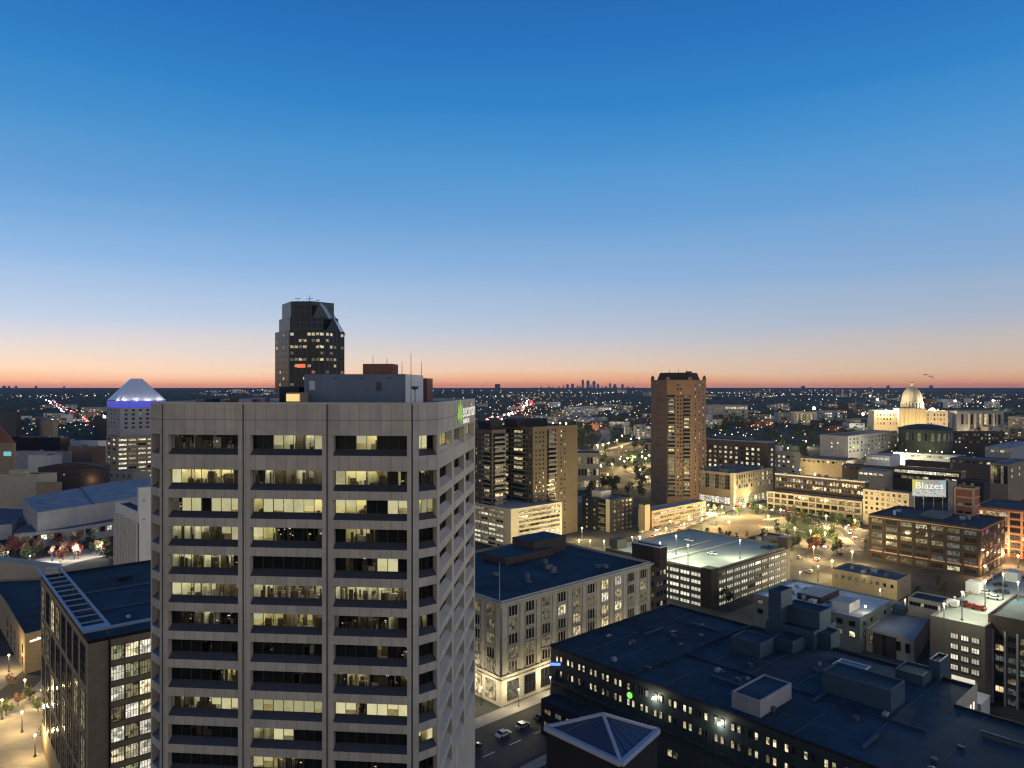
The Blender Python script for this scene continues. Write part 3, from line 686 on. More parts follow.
# ------------------------------------------------------------------ cream stone block with cornice (behind the tower)
b = block('stone_building', 'cream stone commercial block with a dentilled cornice and bright arcaded ground floor, beside the tower', 'building',
          501, 601.4, 206, 651, 0, M_cream_stone, M_roof_dark, lenL=55, base=0, par=0.9, coping=M_cream_stone)
nu, nv = -V, -U
def band(b, z0, z1, out, m, name='cornice'):
    mb = MB(); u, v = b.u, b.v; o = out
    c, r, l = b.C - u * o - v * o, b.R + u * o - v * o, b.L - u * o + v * o
    mb.prism([c, r, b.R + u * o + v * .0, b.R, b.C, b.L, l], z0, z1, m, None, True) if False else None
    mb.prism([c, r, b.R + u * o + v * .002, b.C + v * .002 + u * .002], z0, z1, m, None, True)
    mb.prism([c + u * .002, b.C + u * .002 + v * .004, b.L + u * .002, l], z0 + .002, z1 - .002, m, None, True)
    return mb.build(name, b.root)
band(b, 29.4, 30.1, 0.9, M_cream_stone); band(b, 28.5, 29.0, 0.35, M_cream_stone); band(b, 8.3, 8.9, 0.5, M_cream_stone, 'string_course'); band(b, 7.2, 7.6, 0.25, M_cream_stone, 'string_course')
mb = MB()
for A, d, L_, n in ((b.C, U, b.lu, 70), (b.C, V, b.lv, 54)):
    nrm = -V if d is U else -U
    for i in range(n):
        p = A + d * (L_ * (i + .5) / n) + nrm * .3; mb.box((p.x, p.y, 29.03), (.5, .5, .36), M_cream_stone, d)
tag(mb.build('dentil', b.root), kind='stuff')
pk = picker(dark=6, dim=4, warm=1.4, cream=1)
def gr_pick(i, j):
    if i in (6, 7) and random.random() < .75: return random.choice('cwcW')
    return pk(i, j)
Z5 = [27.0, 22.9, 18.8, 14.7, 10.9]
b.W.face(b.C, b.R, Z5, 10, 3.7, 3.3, gr_pick, 3, 1, M_cream, 1.2, 1.2, fw=.22, proud=.2, sill=.25)
b.W.face(b.L, b.C, Z5, 8, 3.7, 3.3, pk, 3, 1, M_cream, 1.2, 1.2, fw=.22, proud=.2, sill=.25)
b.W.face(b.C, b.R, [3.9], 10, 4.6, 5.6, picker(dark=4, dim=4, warm=2, cream=2), 3, 2, M_alu, 1.2, 1.2)
b.W.face(b.L, b.C, [3.9], 8, 4.6, 5.6, picker(dark=3, dim=3, warm=3, cream=2), 3, 2, M_alu, 1.2, 1.2)
b.W.flush()
for A, d, L_, n, nrm in ((b.C, U, b.lu, 10, -V), (b.C, V, b.lv, 8, -U)):
    for i in range(n + 1):
        w = 1.3 if 0 < i < n else 1.9; t = 1.2 + (L_ - 2.4) * i / n; t = max(w / 2 + .02, min(L_ - w / 2, t)); p = A + d * t + nrm * .14
        mb = MB(); mb.box((p.x, p.y, 8.91), (w, .27, 19.5), M_cream_stone, d); mb.build('pilaster', b.root)
# roof plant
roofbox(b, .60, .70, 24, 13, 2.6, M_darkbrick, 'penthouse', top=M_roof_dark); roofbox(b, .78, .74, 17, 12, 5.4, M_darkbrick, 'penthouse', top=M_roof_dark)
roofbox(b, .18, .84, 9, 6, 3.0, M_grey, 'penthouse', top=M_roof_dark)
clutter(b, 12, 4)
p = on(b, .02, .04); mb = MB(); mb.beam((p.x, p.y, 29.7), (p.x, p.y, 41), .22, M_white, .1); mb.build('flagpole', b.root)

b = block('brick_building', 'narrow dark building with a pale capped brick penthouse, between stone block and parking ramp', 'building',
          655, 566, 252, 667, 640, M_darkbrick, M_roof_dark, base=0)
b.W.face(b.C, b.R, zrow(b.z - 3, 6, 3.6), 3, 1.5, 1.8, picker(dark=5, dim=3, warm=1)); b.W.face(b.L, b.C, zrow(b.z - 3, 6, 3.6), 5, 1.5, 1.8, picker(dark=5, dim=3, warm=1)); b.W.flush()
q = block('penthouse', '', '', 660, 547, 252, 667, 632, M_brown, M_roof_dark, base=b.z - .7, root=b.root, coping=M_white, par=.5, part='penthouse')

# ------------------------------------------------------------------ parking ramp with the lit deck
def garage(name, label, px, py, D, pxR, pxL, wall, levels, pitch, nR, nL, corner, base=0, pick=None, lenR=None, lenL=None, top=1.6, mull=3, mR=6, mL=6, edge=3.5, fac='RL', u=U, v=V, deck=None):
    b = block(name, label, 'parking ramp', px, py, D, pxR, pxL, wall, deck or M_deck, base=base, par=1.0, lenR=lenR, lenL=lenL, u=u, v=v)
    pick = pick or picker(gar=6, hid=1)
    zs = zrow(b.z - top - pitch * .5, levels, pitch)
    if 'R' in fac: b.W.face(b.C, b.R, zs, nR, (b.lu - mR - edge) / nR - .55, pitch * .56, pick, mull, 1, wall, mR, edge, fw=.14, proud=.35)
    if 'L' in fac: b.W.face(b.L, b.C, zs, nL, (b.lv - mL - edge) / nL - .55, pitch * .56, pick, mull, 1, wall, edge, mL, fw=.14, proud=.35)
    b.W.n = 'opening'; b.W.flush(); return b
def corner_post(b, w, z0, z1, m, out=.25, name='corner_block'):
    mb = MB(); o = out; u, v = b.u, b.v
    mb.prism([b.C - u * o - v * o, b.C + u * w - v * o, b.C + u * w + v * w * .9, b.C - u * o + v * w * .9], z0, z1, m); return mb.build(name, b.root)
M_garwall = mat('parking_concrete', (0.16, 0.145, 0.115), 0.9, 0.15, 0.3)
b = gA = garage('parking_ramp', 'concrete parking ramp with bright levels, brown brick corner and pale lit roof deck', 711, 570, 298, 790, 606, M_garwall, 5, 3.1, 10, 9, None, mR=5.5, mL=4.5)
corner_post(b, 5.0, 0, b.z + .3, M_brown)
for z in (b.z - 1.3,): band(b, z, z + .5, .3, M_brown, 'spandrel_band')
p = on(b, .5, .98); mb = MB(); 
roofbox(b, .97, .03, 4, 5, 5, M_brown, 'stair_tower', top=M_white)
roofbox(b, .1, .97, 7, 5, 4.2, M_darkbrick, 'stair_tower', top=M_roof_dark)
mb = MB()
a1, a2 = on(b, .05, .42), on(b, .98, .42); mb.beam((a1.x, a1.y, b.z - .4), (a2.x, a2.y, b.z - .4), .5, M_concrete_plain); 
a1, a2 = on(b, .05, .58), on(b, .75, .58); mb.beam((a1.x, a1.y, b.z - .2), (a2.x, a2.y, b.z - .2), .5, M_concrete_plain); mb.build('ramp_wall', b.root)

# ------------------------------------------------------------------ broad dark office block, lower right
Lc = Vector((10.6, 195.0)); zD = 22.0
def dp(a, bb): return Lc + U * a - V * bb
root = empty('office_block', (Lc.x, Lc.y, 0), 'broad low office block with navy flat roof and paired lit windows, lower right foreground', 'building')
poly = [dp(0, 0), dp(0, 128), dp(40, 128), dp(40, 86), dp(55, 86), dp(55, 0)]
M_dwall = mat('dark_bluish_cladding', (0.03, 0.042, 0.048), 0.35, 0.2, 0.3, spec=.5, joints=(1.6, 60, 0.7, 0, 0.06))
mb = MB(); mb.prism(poly, 0, zD - .5, M_dwall); mb.build('wall', root)
mb = MB(); mb.poly([(p.x, p.y, zD - .48) for p in poly], M_roof_dark); 
for i in range(6):
    p, q = poly[i], poly[(i + 1) % 6]; mb.beam((p.x, p.y, zD - .25), (q.x, q.y, zD - .25), .5, M_darkclad)
s0, s1 = dp(.5, 27), dp(54.5, 28.5); mb.beam((s0.x, s0.y, zD - .2), (s1.x, s1.y, zD - .2), .7, M_roof_dark)
s0, s1 = dp(22, 28.6), dp(22, 86); mb.beam((s0.x, s0.y, zD - .3), (s1.x, s1.y, zD - .3), .5, M_roof_dark)
for bb in (9, 18, 36, 46, 57, 68, 79, 92, 104):
    s0, s1 = dp(.6, bb), dp(54 if bb < 84 else 39.4, bb); mb.beam((s0.x, s0.y, zD - .47), (s1.x, s1.y, zD - .47), .10, M_roof_mid)
for a in (9, 33, 44):
    s0, s1 = dp(a, .8), dp(a, 84), ; mb.beam((s0.x, s0.y, zD - .47), (s1.x, s1.y, zD - .47), .10, M_roof_mid)
mb.build('roof', root)
mb = MB(); w0, w1 = dp(40, 86.15), dp(55, 86.15); mb.prism([w0, w1, w1 - V * .2, w0 - V * .2], 0, zD + .6, M_cream); bw = mb.build('beige_wall', root)
for t in (.35, .5, .65, .8):
    q = w0 + (w1 - w0) * t - V * .25; m2 = MB(); m2.box((q.x, q.y, zD - 4.5), (.7, .08, 1.6), glow('wall_lamp', (1, .93, .7), 1.6), U); m2.build('wall_lamp', bw)
W = Wins(root)
def dpick(i, j): return random.choice('cccwcg.') if j == 0 else random.choice('cccwccd.')
# windows come in pairs
A, d, nrm = Lc, -V, -U; ang = math.atan2(nrm.y, nrm.x) + math.pi / 2
for j, z in enumerate((18.9, 15.1, 7.2)):
    for i in range(26):
        for s_ in (-.75, .75):
            if j == 2 and i % 3: continue
            t = 3.2 + i * 4.05 + s_; 
            if t > 104: continue
            p = A + d * t + nrm * .003; k = dpick(i, j) if j < 2 else random.choice('cd.w')
            if j < 2 and 15 < i < 18 and s_ > 0: k = '.'
            W.add((p.x, p.y, z), ang, win_mesh(.95 if j < 2 else 1.4, 1.75, 1, 1, WM[k], M_alu))
W.flush()
for z in (12.6, 10.4):                                   # unlit ribbon glazing of the lower storeys
    mb = MB(); e0, e1 = A + d * .6 + nrm * .004, A + d * 105 + nrm * .004; mb.prism([e0, e1, e1 + nrm * .07, e0 + nrm * .07], z, z + 1.5, M_glasswall, None, True); mb.build('glass_band', root)
p0, p1 = A + nrm * .25 + d * 1.5, A + nrm * .25 + d * 30
mb = MB(); mb.prism([p0, p1, p1 + nrm * 5, p0 + nrm * 5], 0, 9.3, M_darkclad, M_roof_dark); an = mb.build('annex', root)
Wa = Wins(root, 'annex_window'); Wa.face(p0 + nrm * 5, p1 + nrm * 5, [6.6], 7, 2.4, 1.5, picker(cream=3, dim=3, cool=1, dark=1), 2, 1, M_alu, .6, .6); Wa.face(p0 + nrm * 5, p1 + nrm * 5, [2.8], 7, 2.8, 2.2, picker(cream=2, dim=4, green=1, dark=1), 2, 1, M_alu, .6, .6); Wa.flush()
for t in (34.5, 52.0):                                   # wall lamps that wash the cladding
    q = A + d * t + nrm * .35; m2 = MB(); m2.ball((q.x, q.y, 18.6), .38, glow('wall_lamp_bulb', (1, .95, .75), 14)); wl_ = m2.build('wall_lamp', root)
    ld = bpy.data.lights.new('wall_lamp_light', 'POINT'); ld.energy = 900; ld.color = (1, .92, .68); ld.shadow_soft_size = .3
    lo = bpy.data.objects.new('wall_lamp_light', ld); COL.objects.link(lo); lo.parent = wl_; lo.location = Vector((q.x, q.y, 18.4)) + Vector((nrm.x, nrm.y, 0)) * .7 - wloc(root)
q = A + d * 27.2 + nrm * .1
mb = MB(); mb.lathe((0, 0, 0), [(0.01, 0), (.75, 0), (.75, .2), (0.01, .2)], glow('sign_green_disc', (.25, .9, .12), 1.2), 16)
for i in range(len(mb.v)):
    x, y, z = mb.v[i]; w = q + d * x + nrm * z; mb.v[i] = (w.x, w.y, 16.9 + y)
mb.build('round_sign', root)
q = A + nrm * .15 + d * .3; text_obj('Hotel', 1.5, (q.x, q.y, 16.7), d, glow('sign_blue', (.12, .25, 1), 2.2), 'sign_lettering', root) if False else None
mb = MB(); q0, q1 = A + d * .4 + nrm * .25, A + d * 3.6 + nrm * .25
mb.beam((q0.x, q0.y, 16.9), (q1.x, q1.y, 17.7), .55, glow('sign_blue', (.10, .22, 1), 2.4)); mb.build('blue_sign', root)
rD = root
def dbox(px, py, D, pxR, pxL, wallm=M_bluegrey, top=M_roof_dark, name='penthouse', par=.35, cop=None):
    q = block(name, '', '', px, py, D, pxR, pxL, wallm, top, base=zD - .45, root=rD, par=par, coping=cop, part=name); return q
dbox(781, 592, 199, 792.5, 768.5); dbox(819.6, 612.7, 195, 831, 783); dbox(760, 644, 186, 774, 731); dbox(814, 632, 192.5, 836, 766); dbox(831, 634.6, 192, 840, 815.5)
dbox(792.5, 642, 189, 818, 772); dbox(760, 701, 152.6, 791.5, 731.5, M_grey, M_roof_dark); dbox(891, 691, 155, 905, 822)
dbox(862, 672, 172.6, 871, 832, M_bluegrey, mat('skylight_glass', (0.1, 0.14, 0.2), .1, .1), 'skylight', .3, M_white)
dbox(940, 661.7, 172, 949, 929); dbox(923, 676, 168.7, 934, 895)
rs = random.Random(8)
for a, bb, la, lb in ((30, 12, 9, .5), (44, 20, .5, 10), (14, 48, .6, 14), (22, 64, 7, .6), (48, 60, .5, 8), (9, 80, 8, .5), (30, 98, .5, 9), (12, 100, 6, .6)):
    q = dp(a, bb); mb = MB(); mb.box((q.x, q.y, zD - .3), (la, lb, .5), M_bluegrey, U); mb.build('duct', root)
for a, bb in ((18, 14), (36, 24), (27, 44), (8, 60), (17, 74), (33, 72), (6, 92), (24, 108)):
    q = dp(a, bb); mb = MB(); mb.lathe((q.x, q.y, zD - .46), [(.6, 0), (.6, .7), (.75, .72), (.75, .95), (.01, 1.05)], M_steel, 12); mb.build('vent', root)
for _ in range(26):
    a, bb = rs.uniform(4, 50), rs.uniform(4, 105); q = dp(a, bb); mb = MB()
    if bb > 80 and a > 36: continue
    mb.box((q.x, q.y, zD - .47), (rs.uniform(.5, 2), rs.uniform(.5, 1.5), rs.uniform(.3, 1.1)), rs.choice([M_steel, M_grey, M_bluegrey]), U); mb.build('rooftop_unit', root)

# glass pyramid roof just below the lens
ap = px2w(603, 714.5, 75); root = empty('glass_pyramid_roof', (ap.x, ap.y, 0), 'dark glass pyramid roof with pale metal edges at the bottom of the view', 'roof')
hd = 6.0; cs = [Vector((ap.x - hd, ap.y + 1)), Vector((ap.x + 1, ap.y - hd)), Vector((ap.x + hd, ap.y + 1)), Vector((ap.x, ap.y + 3))]
mb = MB(); zz = [ap.z - 1.85, ap.z - 2.0, ap.z - 2.15, ap.z - 2.0]
for i in range(4): mb.poly([(*cs[i], zz[i]), (*cs[(i + 1) % 4], zz[(i + 1) % 4]), ap], mat('navy_roof_glass', (0.03, 0.04, 0.07), .25, .1, spec=.5))
mb.build('glazing', root); mb = MB()
for i in range(4):
    for t in (.2, .4, .6, .8):
        e0, e1 = Vector((*cs[i], zz[i])), Vector((*cs[(i + 1) % 4], zz[(i + 1) % 4])); q = e0 + (e1 - e0) * t; mb.beam(q + Vector((0, 0, .04)), q + (ap - q) * (.96 - abs(t - .5) * 1.0) + Vector((0, 0, .04)), .07, M_steel)
mb.build('glazing_bar', root); mb = MB()
for i in range(4): mb.beam(ap + Vector((0, 0, .05)), (*cs[i], zz[i] + .05), .3, M_trim); mb.beam((*cs[i], zz[i]), (*cs[(i + 1) % 4], zz[(i + 1) % 4]), .5, M_trim)
mb.build('edge_trim', root); mb = MB(); mb.prism([c + (Vector((ap.x, ap.y)) - c) * .02 for c in cs], 0, min(zz) - .2, M_darkclad); mb.build('wall', root)

# ------------------------------------------------------------------ right edge: ramp and brown block
b = gE = garage('parking_ramp', 'tan parking ramp with bare floodlit roof deck behind the brown block at right edge', 985, 627, 205, 1100, 930, mat('tan_parking_wall', (0.11, 0.094, 0.082), .9, .15, .3), 4, 3.05, 6, 3, None, lenR=75, lenL=None, top=3.0, mull=3, fac='L', mL=1.0, edge=5.2)
roofbox(b, .55, .95, 5, 4, 3.5, M_white, 'stair_tower'); roofbox(b, .9, .6, 5, 4, 3.5, M_white, 'stair_tower'); roofbox(b, .25, .95, 3, 3, 1.6, M_white, 'rooftop_unit')
for t in (.1, .2, .3, .42, .55, .7, .85): roofbox(b, t, .99, .5, .5, 1.9, M_white, 'parapet_post')
q = b.L + (b.C - b.L) * .62 + (-U) * .2; mb = MB(); mb.box((q.x, q.y, 4.8), (6, .2, 2.6), L_gar, V); mb.build('opening', b.root)
b = block('brown_brick_building', 'brown brick block with teal glazed bays, cut off by the right edge of the view', 'building', 1075, 631, 195, 1100, 988, M_brown, M_roof_dark, base=0, lenR=30)
b.W.face(b.L, b.C, zrow(b.z - 6.2, 8, 3.0), 6, 2.2, 1.9, picker(dark=4, cool=4, dim=2, warm=1.6), 2, 1, M_alu, 1.4, 1.0)
b.W.flush()
for i in range(7):
    t = 1.2 + (b.lv - 2.2) * i / 6; p = b.L + (b.C - b.L).normalized() * t - U * .12; mb = MB(); mb.box((p.x, p.y, 0), (.5, .22, b.z - 4.2), M_grey, V); mb.build('pier', b.root)
b = block('canopy', 'white flat canopy roof over the entrance foot of the tan parking ramp', 'canopy', 981, 705, 196, 990, 949, M_white, M_white, base=0, par=0)

# ------------------------------------------------------------------ low roofs in the middle right
b = block('flat_roof_building', 'low building with a pale mottled flat roof and a floodlit roof room', 'building', 860, 618, 248, 895, 754, mat('teal_grey_wall', (.16, .18, .17), .9, .2, .3), mat('pale_mottled_roof', (.48, .50, .53), .7, .45, .09, bump=.15), base=0)  # pale roof colour, strongly mottled
roofbox(b, .30, .22, 9, 6, 3.2, M_white, 'roof_room', top=M_roof_pale); roofbox(b, .5, .55, 16, 9, 2.4, M_brown, 'roof_room', top=M_roof_pale)
clutter(b, 9, 5)
b.W.face(b.L, b.C, zrow(b.z - 2.6, 2, 3.6), 9, 2.2, 1.9, picker(dark=4, dim=3, cream=2)); b.W.face(b.C, b.R, zrow(b.z - 2.6, 2, 3.6), 5, 1.6, 1.6, picker(dark=5, dim=3)); b.W.flush()
q = on(b, .30, .05); mb = MB(); mb.ball((q.x, q.y, b.z + 1.6), .35, glow('wall_lamp_bulb', (1, .95, .75), 14)); wl_ = mb.build('wall_lamp', b.root)
def plight(parent, pos, e, col=(1, .85, .55), r=.3, name='lamp_light'):
    ld = bpy.data.lights.new(name, 'POINT'); ld.energy = e; ld.color = col; ld.shadow_soft_size = r
    lo = bpy.data.objects.new(name, ld); COL.objects.link(lo); lo.parent = parent; lo.location = Vector(pos) - wloc(parent); return lo
plight(wl_, (q.x + .6, q.y - .9, b.z + 1.6), 500)
b = polyblock('flat_roof_building', 'small low building with plain grey roof and yellow walls, left of the tan ramp', 'building', [(914, 640), (929.5, 618), (893, 610), (866, 628)], 8, M_cream, M_roof_pale)
b.W.face(b.P[3], b.P[0], [b.z - 3.4], 5, 1.5, 3.2, picker(dark=5, dim=2), 1, 1, M_alu); b.W.flush()
d, n = (b.P[0] - b.P[3]).normalized(), None
for t in (.3, .5): p = b.P[3] + (b.P[0] - b.P[3]) * t - U * .12; mb = MB(); mb.box((p.x, p.y, 0), (4.5, .2, b.z - .8), M_darkbrick, d); mb.build('wall_panel', b.root)
p = b.P[2]; mb = MB(); mb.box((p.x + 1, p.y - 3, b.z - .5), (5, 4, 2.8), M_bluegrey, U); mb.build('rooftop_unit', b.root)
b = block('flat_roof_building', 'low yellowish brick building with a dark blue roof, below the brown brick warehouse', 'building', 897, 580.5, 309, 911, 832, M_tan, M_roof_mid, base=0)
b.W.face(b.L, b.C, [b.z - 3.0], 9, 1.2, 1.6, picker(dark=4, dim=2, warm=1)); b.W.flush(); clutter(b, 8, 7)
b = block('shed', 'small cream shed with a dark roof beside the ramp deck', 'building', 941, 603, 258, 950, 908, M_cream, M_roof_dark, base=0, par=.4)
b.W.face(b.L, b.C, [b.z - 2.2], 8, 1.2, 1.4, picker(dark=5, warm=1)); b.W.flush()
b = block('flat_roof_building', 'single-storey dark pavilion between the pale-decked ramp and the plaza lawn', 'building', 762, 543, 405, 788, 740, M_darkclad, M_roof_dark, base=0); clutter(b, 3, 2)
b = block('flat_roof_building', 'curved-front low tan shop at the corner beside the ramp end', 'building', 806, 560, 395, 822, 790, M_tan, M_roof_dark, base=0); clutter(b, 2, 2)

# ------------------------------------------------------------------ brick warehouses on the right
def trimmed(b, rowsz, nL, nR, m, w=.9):
    for A, B, n, nrm in ((b.L, b.C, nL, -b.u), (b.C, b.R, nR, -b.v)):
        d = (B - A).normalized(); L_ = (B - A).length
        for i in range(n + 1):
            t = max(w / 2, min(L_ - w / 2, L_ * i / n)); p = A + d * t + nrm * .12
            mb = MB(); mb.box((p.x, p.y, b.base), (w, .23, b.z - .8 - b.base), m, d); mb.build('pier', b.root)
b = bJ = block('brick_warehouse', 'dark brown brick warehouse offices with wide multi-pane windows, near right middle', 'building', 980.6, 528, 347, 992.5, 868.5, M_brown, M_roof_dark, base=0, lenR=42)
b.W.face(b.L, b.C, zrow(b.z - 3.0, 6, 3.75), 7, 5.6, 2.3, picker(dark=4, dim=4, cool=2.4, cream=1.2, warm=.7), 5, 2, M_alu, .8, .8)
b.W.face(b.C, b.R, zrow(b.z - 3.0, 6, 3.75), 6, 4, 2.3, picker(dark=3, warm=2, mag=.3, red=.3), 3, 2, M_alu, .5, .5); b.W.flush()
trimmed(b, 0, 7, 6, M_brown); band(b, 4.6, 5.2, .2, M_pink_stone, 'string_course'); band(b, b.z - 1.3, b.z - .9, .25, M_pink_stone, 'cornice')
roofbox(b, .55, .5, 16, 10, 2.2, M_roof_mid, 'skylight'); clutter(b, 8, 12); p = on(b, .25, .82); roofbox(b, .25, .82, 1, 1, 2.6, M_white, 'chimney')
b = bK = block('brick_warehouse', 'floodlit red brick warehouse with pink stone trim and a corner tower, at the right edge', 'building', 1062, 515, 372, 1080, 972, M_redbrick, M_roof_dark, base=0, lenR=40)
b.W.face(b.L, b.C, zrow(b.z - 3.0, 6, 4.0), 7, 5.2, 2.5, picker(dark=3, dim=2, cool=1.4, warm=1.5, cream=1.5, mag=.4), 5, 2, M_alu, .8, .8); b.W.flush()
trimmed(b, 0, 7, 5, M_pink_stone, 1.0)
for z in zrow(b.z - 1.2, 6, 4.0): band(b, z - .2, z + .3, .16, M_pink_stone, 'string_course')
tw = block('tower', '', '', 973.5, 488.5, 383, 979.5, 955, M_redbrick, M_roof_dark, base=0, root=b.root, part='corner_tower', coping=M_pink_stone)
for z in zrow(tw.z - .6, 6, 4.6): 
    x = band(tw, z - .4, z + .4, .2, M_pink_stone, 'string_course')
for t in (0, 1):
    p = tw.C + (tw.L - tw.C) * t - U * .15; mb = MB(); mb.box((p.x, p.y, 0), (1.2, .3, tw.z - 1), M_pink_stone, V); mb.build('pier', b.root)
tw.W.face(tw.L, tw.C, zrow(tw.z - 9.0, 4, 4.6), 2, 2.6, 1.8, picker(dark=4, dim=1), 2, 1); tw.W.flush()
# billboard
root = empty('billboard', (0, 0, 0), 'floodlit roof billboard with white lettering on yellow and grey, above the dark brown warehouse', 'billboard')
root.location = px2w(930, 500, 392); bl, br = px2w(912.5, 479.5, 394), px2w(946, 481, 390); zb0 = px2w(912.5, 496, 394).z
d = Vector((br.x - bl.x, br.y - bl.y)).normalized(); n2 = Vector((d.y, -d.x)); Lb = (Vector((br.x, br.y)) - Vector((bl.x, bl.y))).length
a0 = Vector((bl.x, bl.y)); a1 = a0 + d * Lb
m_bb = bpy.data.materials.new('billboard_print'); m_bb.use_nodes = True; nt = m_bb.node_tree; bs = nt.nodes['Principled BSDF']
tc = nt.nodes.new('ShaderNodeTexCoord'); sx = nt.nodes.new('ShaderNodeSeparateXYZ'); nt.links.new(tc.outputs['UV'], sx.inputs[0])
rp = ramp(nt, [(0, (.55, .5, .08, 1)), (.12, (.5, .47, .12, 1)), (.3, (.35, .34, .25, 1)), (.75, (.3, .29, .28, 1)), (.9, (.28, .4, .45, 1))]); nt.links.new(sx.outputs['X'], rp.inputs[0])
nz = nt.nodes.new('ShaderNodeTexNoise'); nz.inputs['Scale'].default_value = 7; nt.links.new(tc.outputs['UV'], nz.inputs['Vector'])
r2 = ramp(nt, [(.3, (.12, .13, .12, 1)), (.5, (.55, .57, .52, 1)), (.7, (.3, .3, .27, 1))]); nt.links.new(nz.outputs[0], r2.inputs[0])
gt = nt.nodes.new('ShaderNodeMath'); gt.operation = 'GREATER_THAN'; gt.inputs[1].default_value = .40; nt.links.new(sx.outputs['Y'], gt.inputs[0])
mx = nt.nodes.new('ShaderNodeMix'); mx.data_type = 'RGBA'; nt.links.new(gt.outputs[0], mx.inputs['Factor']); nt.links.new(r2.outputs[0], mx.inputs['A']); nt.links.new(rp.outputs[0], mx.inputs['B'])
nt.links.new(mx.outputs['Result'], bs.inputs['Base Color']); nt.links.new(mx.outputs['Result'], bs.inputs['Emission Color']); bs.inputs['Emission Strength'].default_value = .75  # poster and lettering glow themselves in place of floodlight
mb = MB(); mb.poly([(*a0, zb0), (*a1, zb0), (*a1, bl.z), (*a0, bl.z)], m_bb, [(0, 0), (1, 0), (1, 1), (0, 1)]); mb.build('poster', root)
mb = MB(); e0, e1 = a0 - n2 * .05, a1 - n2 * .05; mb.prism([e0, e1, e1 - n2 * .6, e0 - n2 * .6], zb0 - .3, bl.z + .3, M_steel); mb.build('back_box', root)
for t in (.08, .35, .65, .92):
    p = a0 + d * Lb * t - n2 * .8; mb = MB(); mb.beam((p.x, p.y, 23.5), (p.x, p.y, bl.z), .35, M_steel); mb.build('post', root)
for t in (.15, .4, .65, .9):
    p = a0 + d * Lb * t + n2 * 1.8; mb = MB(); mb.beam((p.x, p.y, zb0 - .6), (p.x - n2.x * 2, p.y - n2.y * 2, zb0 - .3), .12, M_steel); mb.box((p.x, p.y, zb0 - .6), (.6, .3, .25), M_steel, d); mb.build('flood_lamp', root)
q = a0 + d * Lb * .1; text_obj('Blazes', 5.0, (q.x, q.y, zb0 + 4.3), d, glow('billboard_letter', (1, 1, .95), .95), 'lettering', root, .06, Lb * .82)
b = block('stair_tower', 'grey stair tower block standing right of the billboard', 'tower', 953, 482, 392, 957, 948, M_grey, M_roof_dark, base=20)
# ------------------------------------------------------------------ tall brick residential tower
def pp(px, D): p = px2w(px, 400, D); return Vector((p.x, p.y))
zt = 92 + (388 - 380) * 572 / F
A0, A1, A2, A3 = pp(651, 590), pp(667, 567), pp(690.5, 566), pp(706, 588)
bk = Vector((.02, 1.0)); A4, A5 = pp(703, 612), pp(655, 612)
tb = empty('apartment_tower', (A1.x, A1.y, 0), 'tall reddish brown brick apartment tower with a mansard crown, alone against the horizon', 'building')
mb = MB(); mb.prism([A0, A1, A2, A3, A4, A5], 0, zt, M_orange_brick, M_roof_dark); mb.build('wall', tb)
W = Wins(tb); zs = [zt - 4.2 - i * 3.02 for i in range(30)]
def nface(A, B): 
    d = (B - A).normalized(); n = Vector((d.y, -d.x)); return d, (n if n.dot(-A) > 0 else -n)
pkT = picker(dark=8, dim=2, warm=.5)
W.face(A1, A2, zs, 2, 1.4, 1.4, pkT, m0=7.4, m1=6.6); W.face(A2, A3, zs, 3, 1.3, 1.4, picker(dark=4, dim=2, cream=2.3, white=.6), m0=5, m1=2)
W.face(A0, A1, zs[::2], 2, 1.2, 1.3, picker(dark=9, dim=1), m0=8, m1=6); W.flush()
def balcony_stack(A, B, t0, t1, zs, root, wallm, pick, dep=1.3, h=2.6):
    d, n = nface(A, B); p, q = A + d * t0 + n * .02, A + d * t1 + n * .02
    mb = MB(); mb.prism([p, q, q + n * .05, p + n * .05], zs[-1] - 1.4, zs[0] + 1.4, M_glassdark); mb.build('balcony_shade_sheet', root)  # dark sheet on the wall stands for the shade of a recess
    W2 = Wins(root, 'balcony_door')
    for z in zs:
        k = pick(0, 0); a = math.atan2(n.y, n.x) + math.pi / 2; c = (p + q) / 2 + n * .09
        if k != '.': W2.add((c.x, c.y, z), a, win_mesh((t1 - t0) * .7, 1.9, 2, 1, WM[k], None))
        mb = MB(); mb.prism([p + n * .06, q + n * .06, q + n * dep, p + n * dep], z - 1.5, z - 1.28, wallm)
        mb.prism([p + n * (dep - .1), q + n * (dep - .1), q + n * dep, p + n * dep], z - 1.28, z - .35, M_steel); mb.build('balcony', root)
    W2.flush()
dT, nT = nface(A1, A2)
balcony_stack(A1, A2, .3, 6.4, zs[3:], tb, M_orange_brick, picker(dark=7, dim=3, warm=1.2, cream=.5)); L12 = (A2 - A1).length
balcony_stack(A1, A2, L12 - 5.8, L12 - .3, zs[3:], tb, M_orange_brick, picker(dark=7, dim=3, warm=1.4, cream=.5))
mb = MB(); cpts = [pp(657, 586), pp(668, 571), pp(690, 570), pp(700, 586), pp(699, 606), pp(659, 606)]
ctop = [pp(660, 588), pp(669, 575), pp(688, 574), pp(697, 588), pp(696, 602), pp(662, 602)]; zc = 92 + 15.5 * 572 / F
for i in range(6):
    j = (i + 1) % 6; mb.poly([(*cpts[i], zt), (*cpts[j], zt), (*ctop[j], zc), (*ctop[i], zc)], M_brown)
mb.poly([(*p, zc) for p in ctop], M_roof_dark); mb.build('mansard_roof', tb)
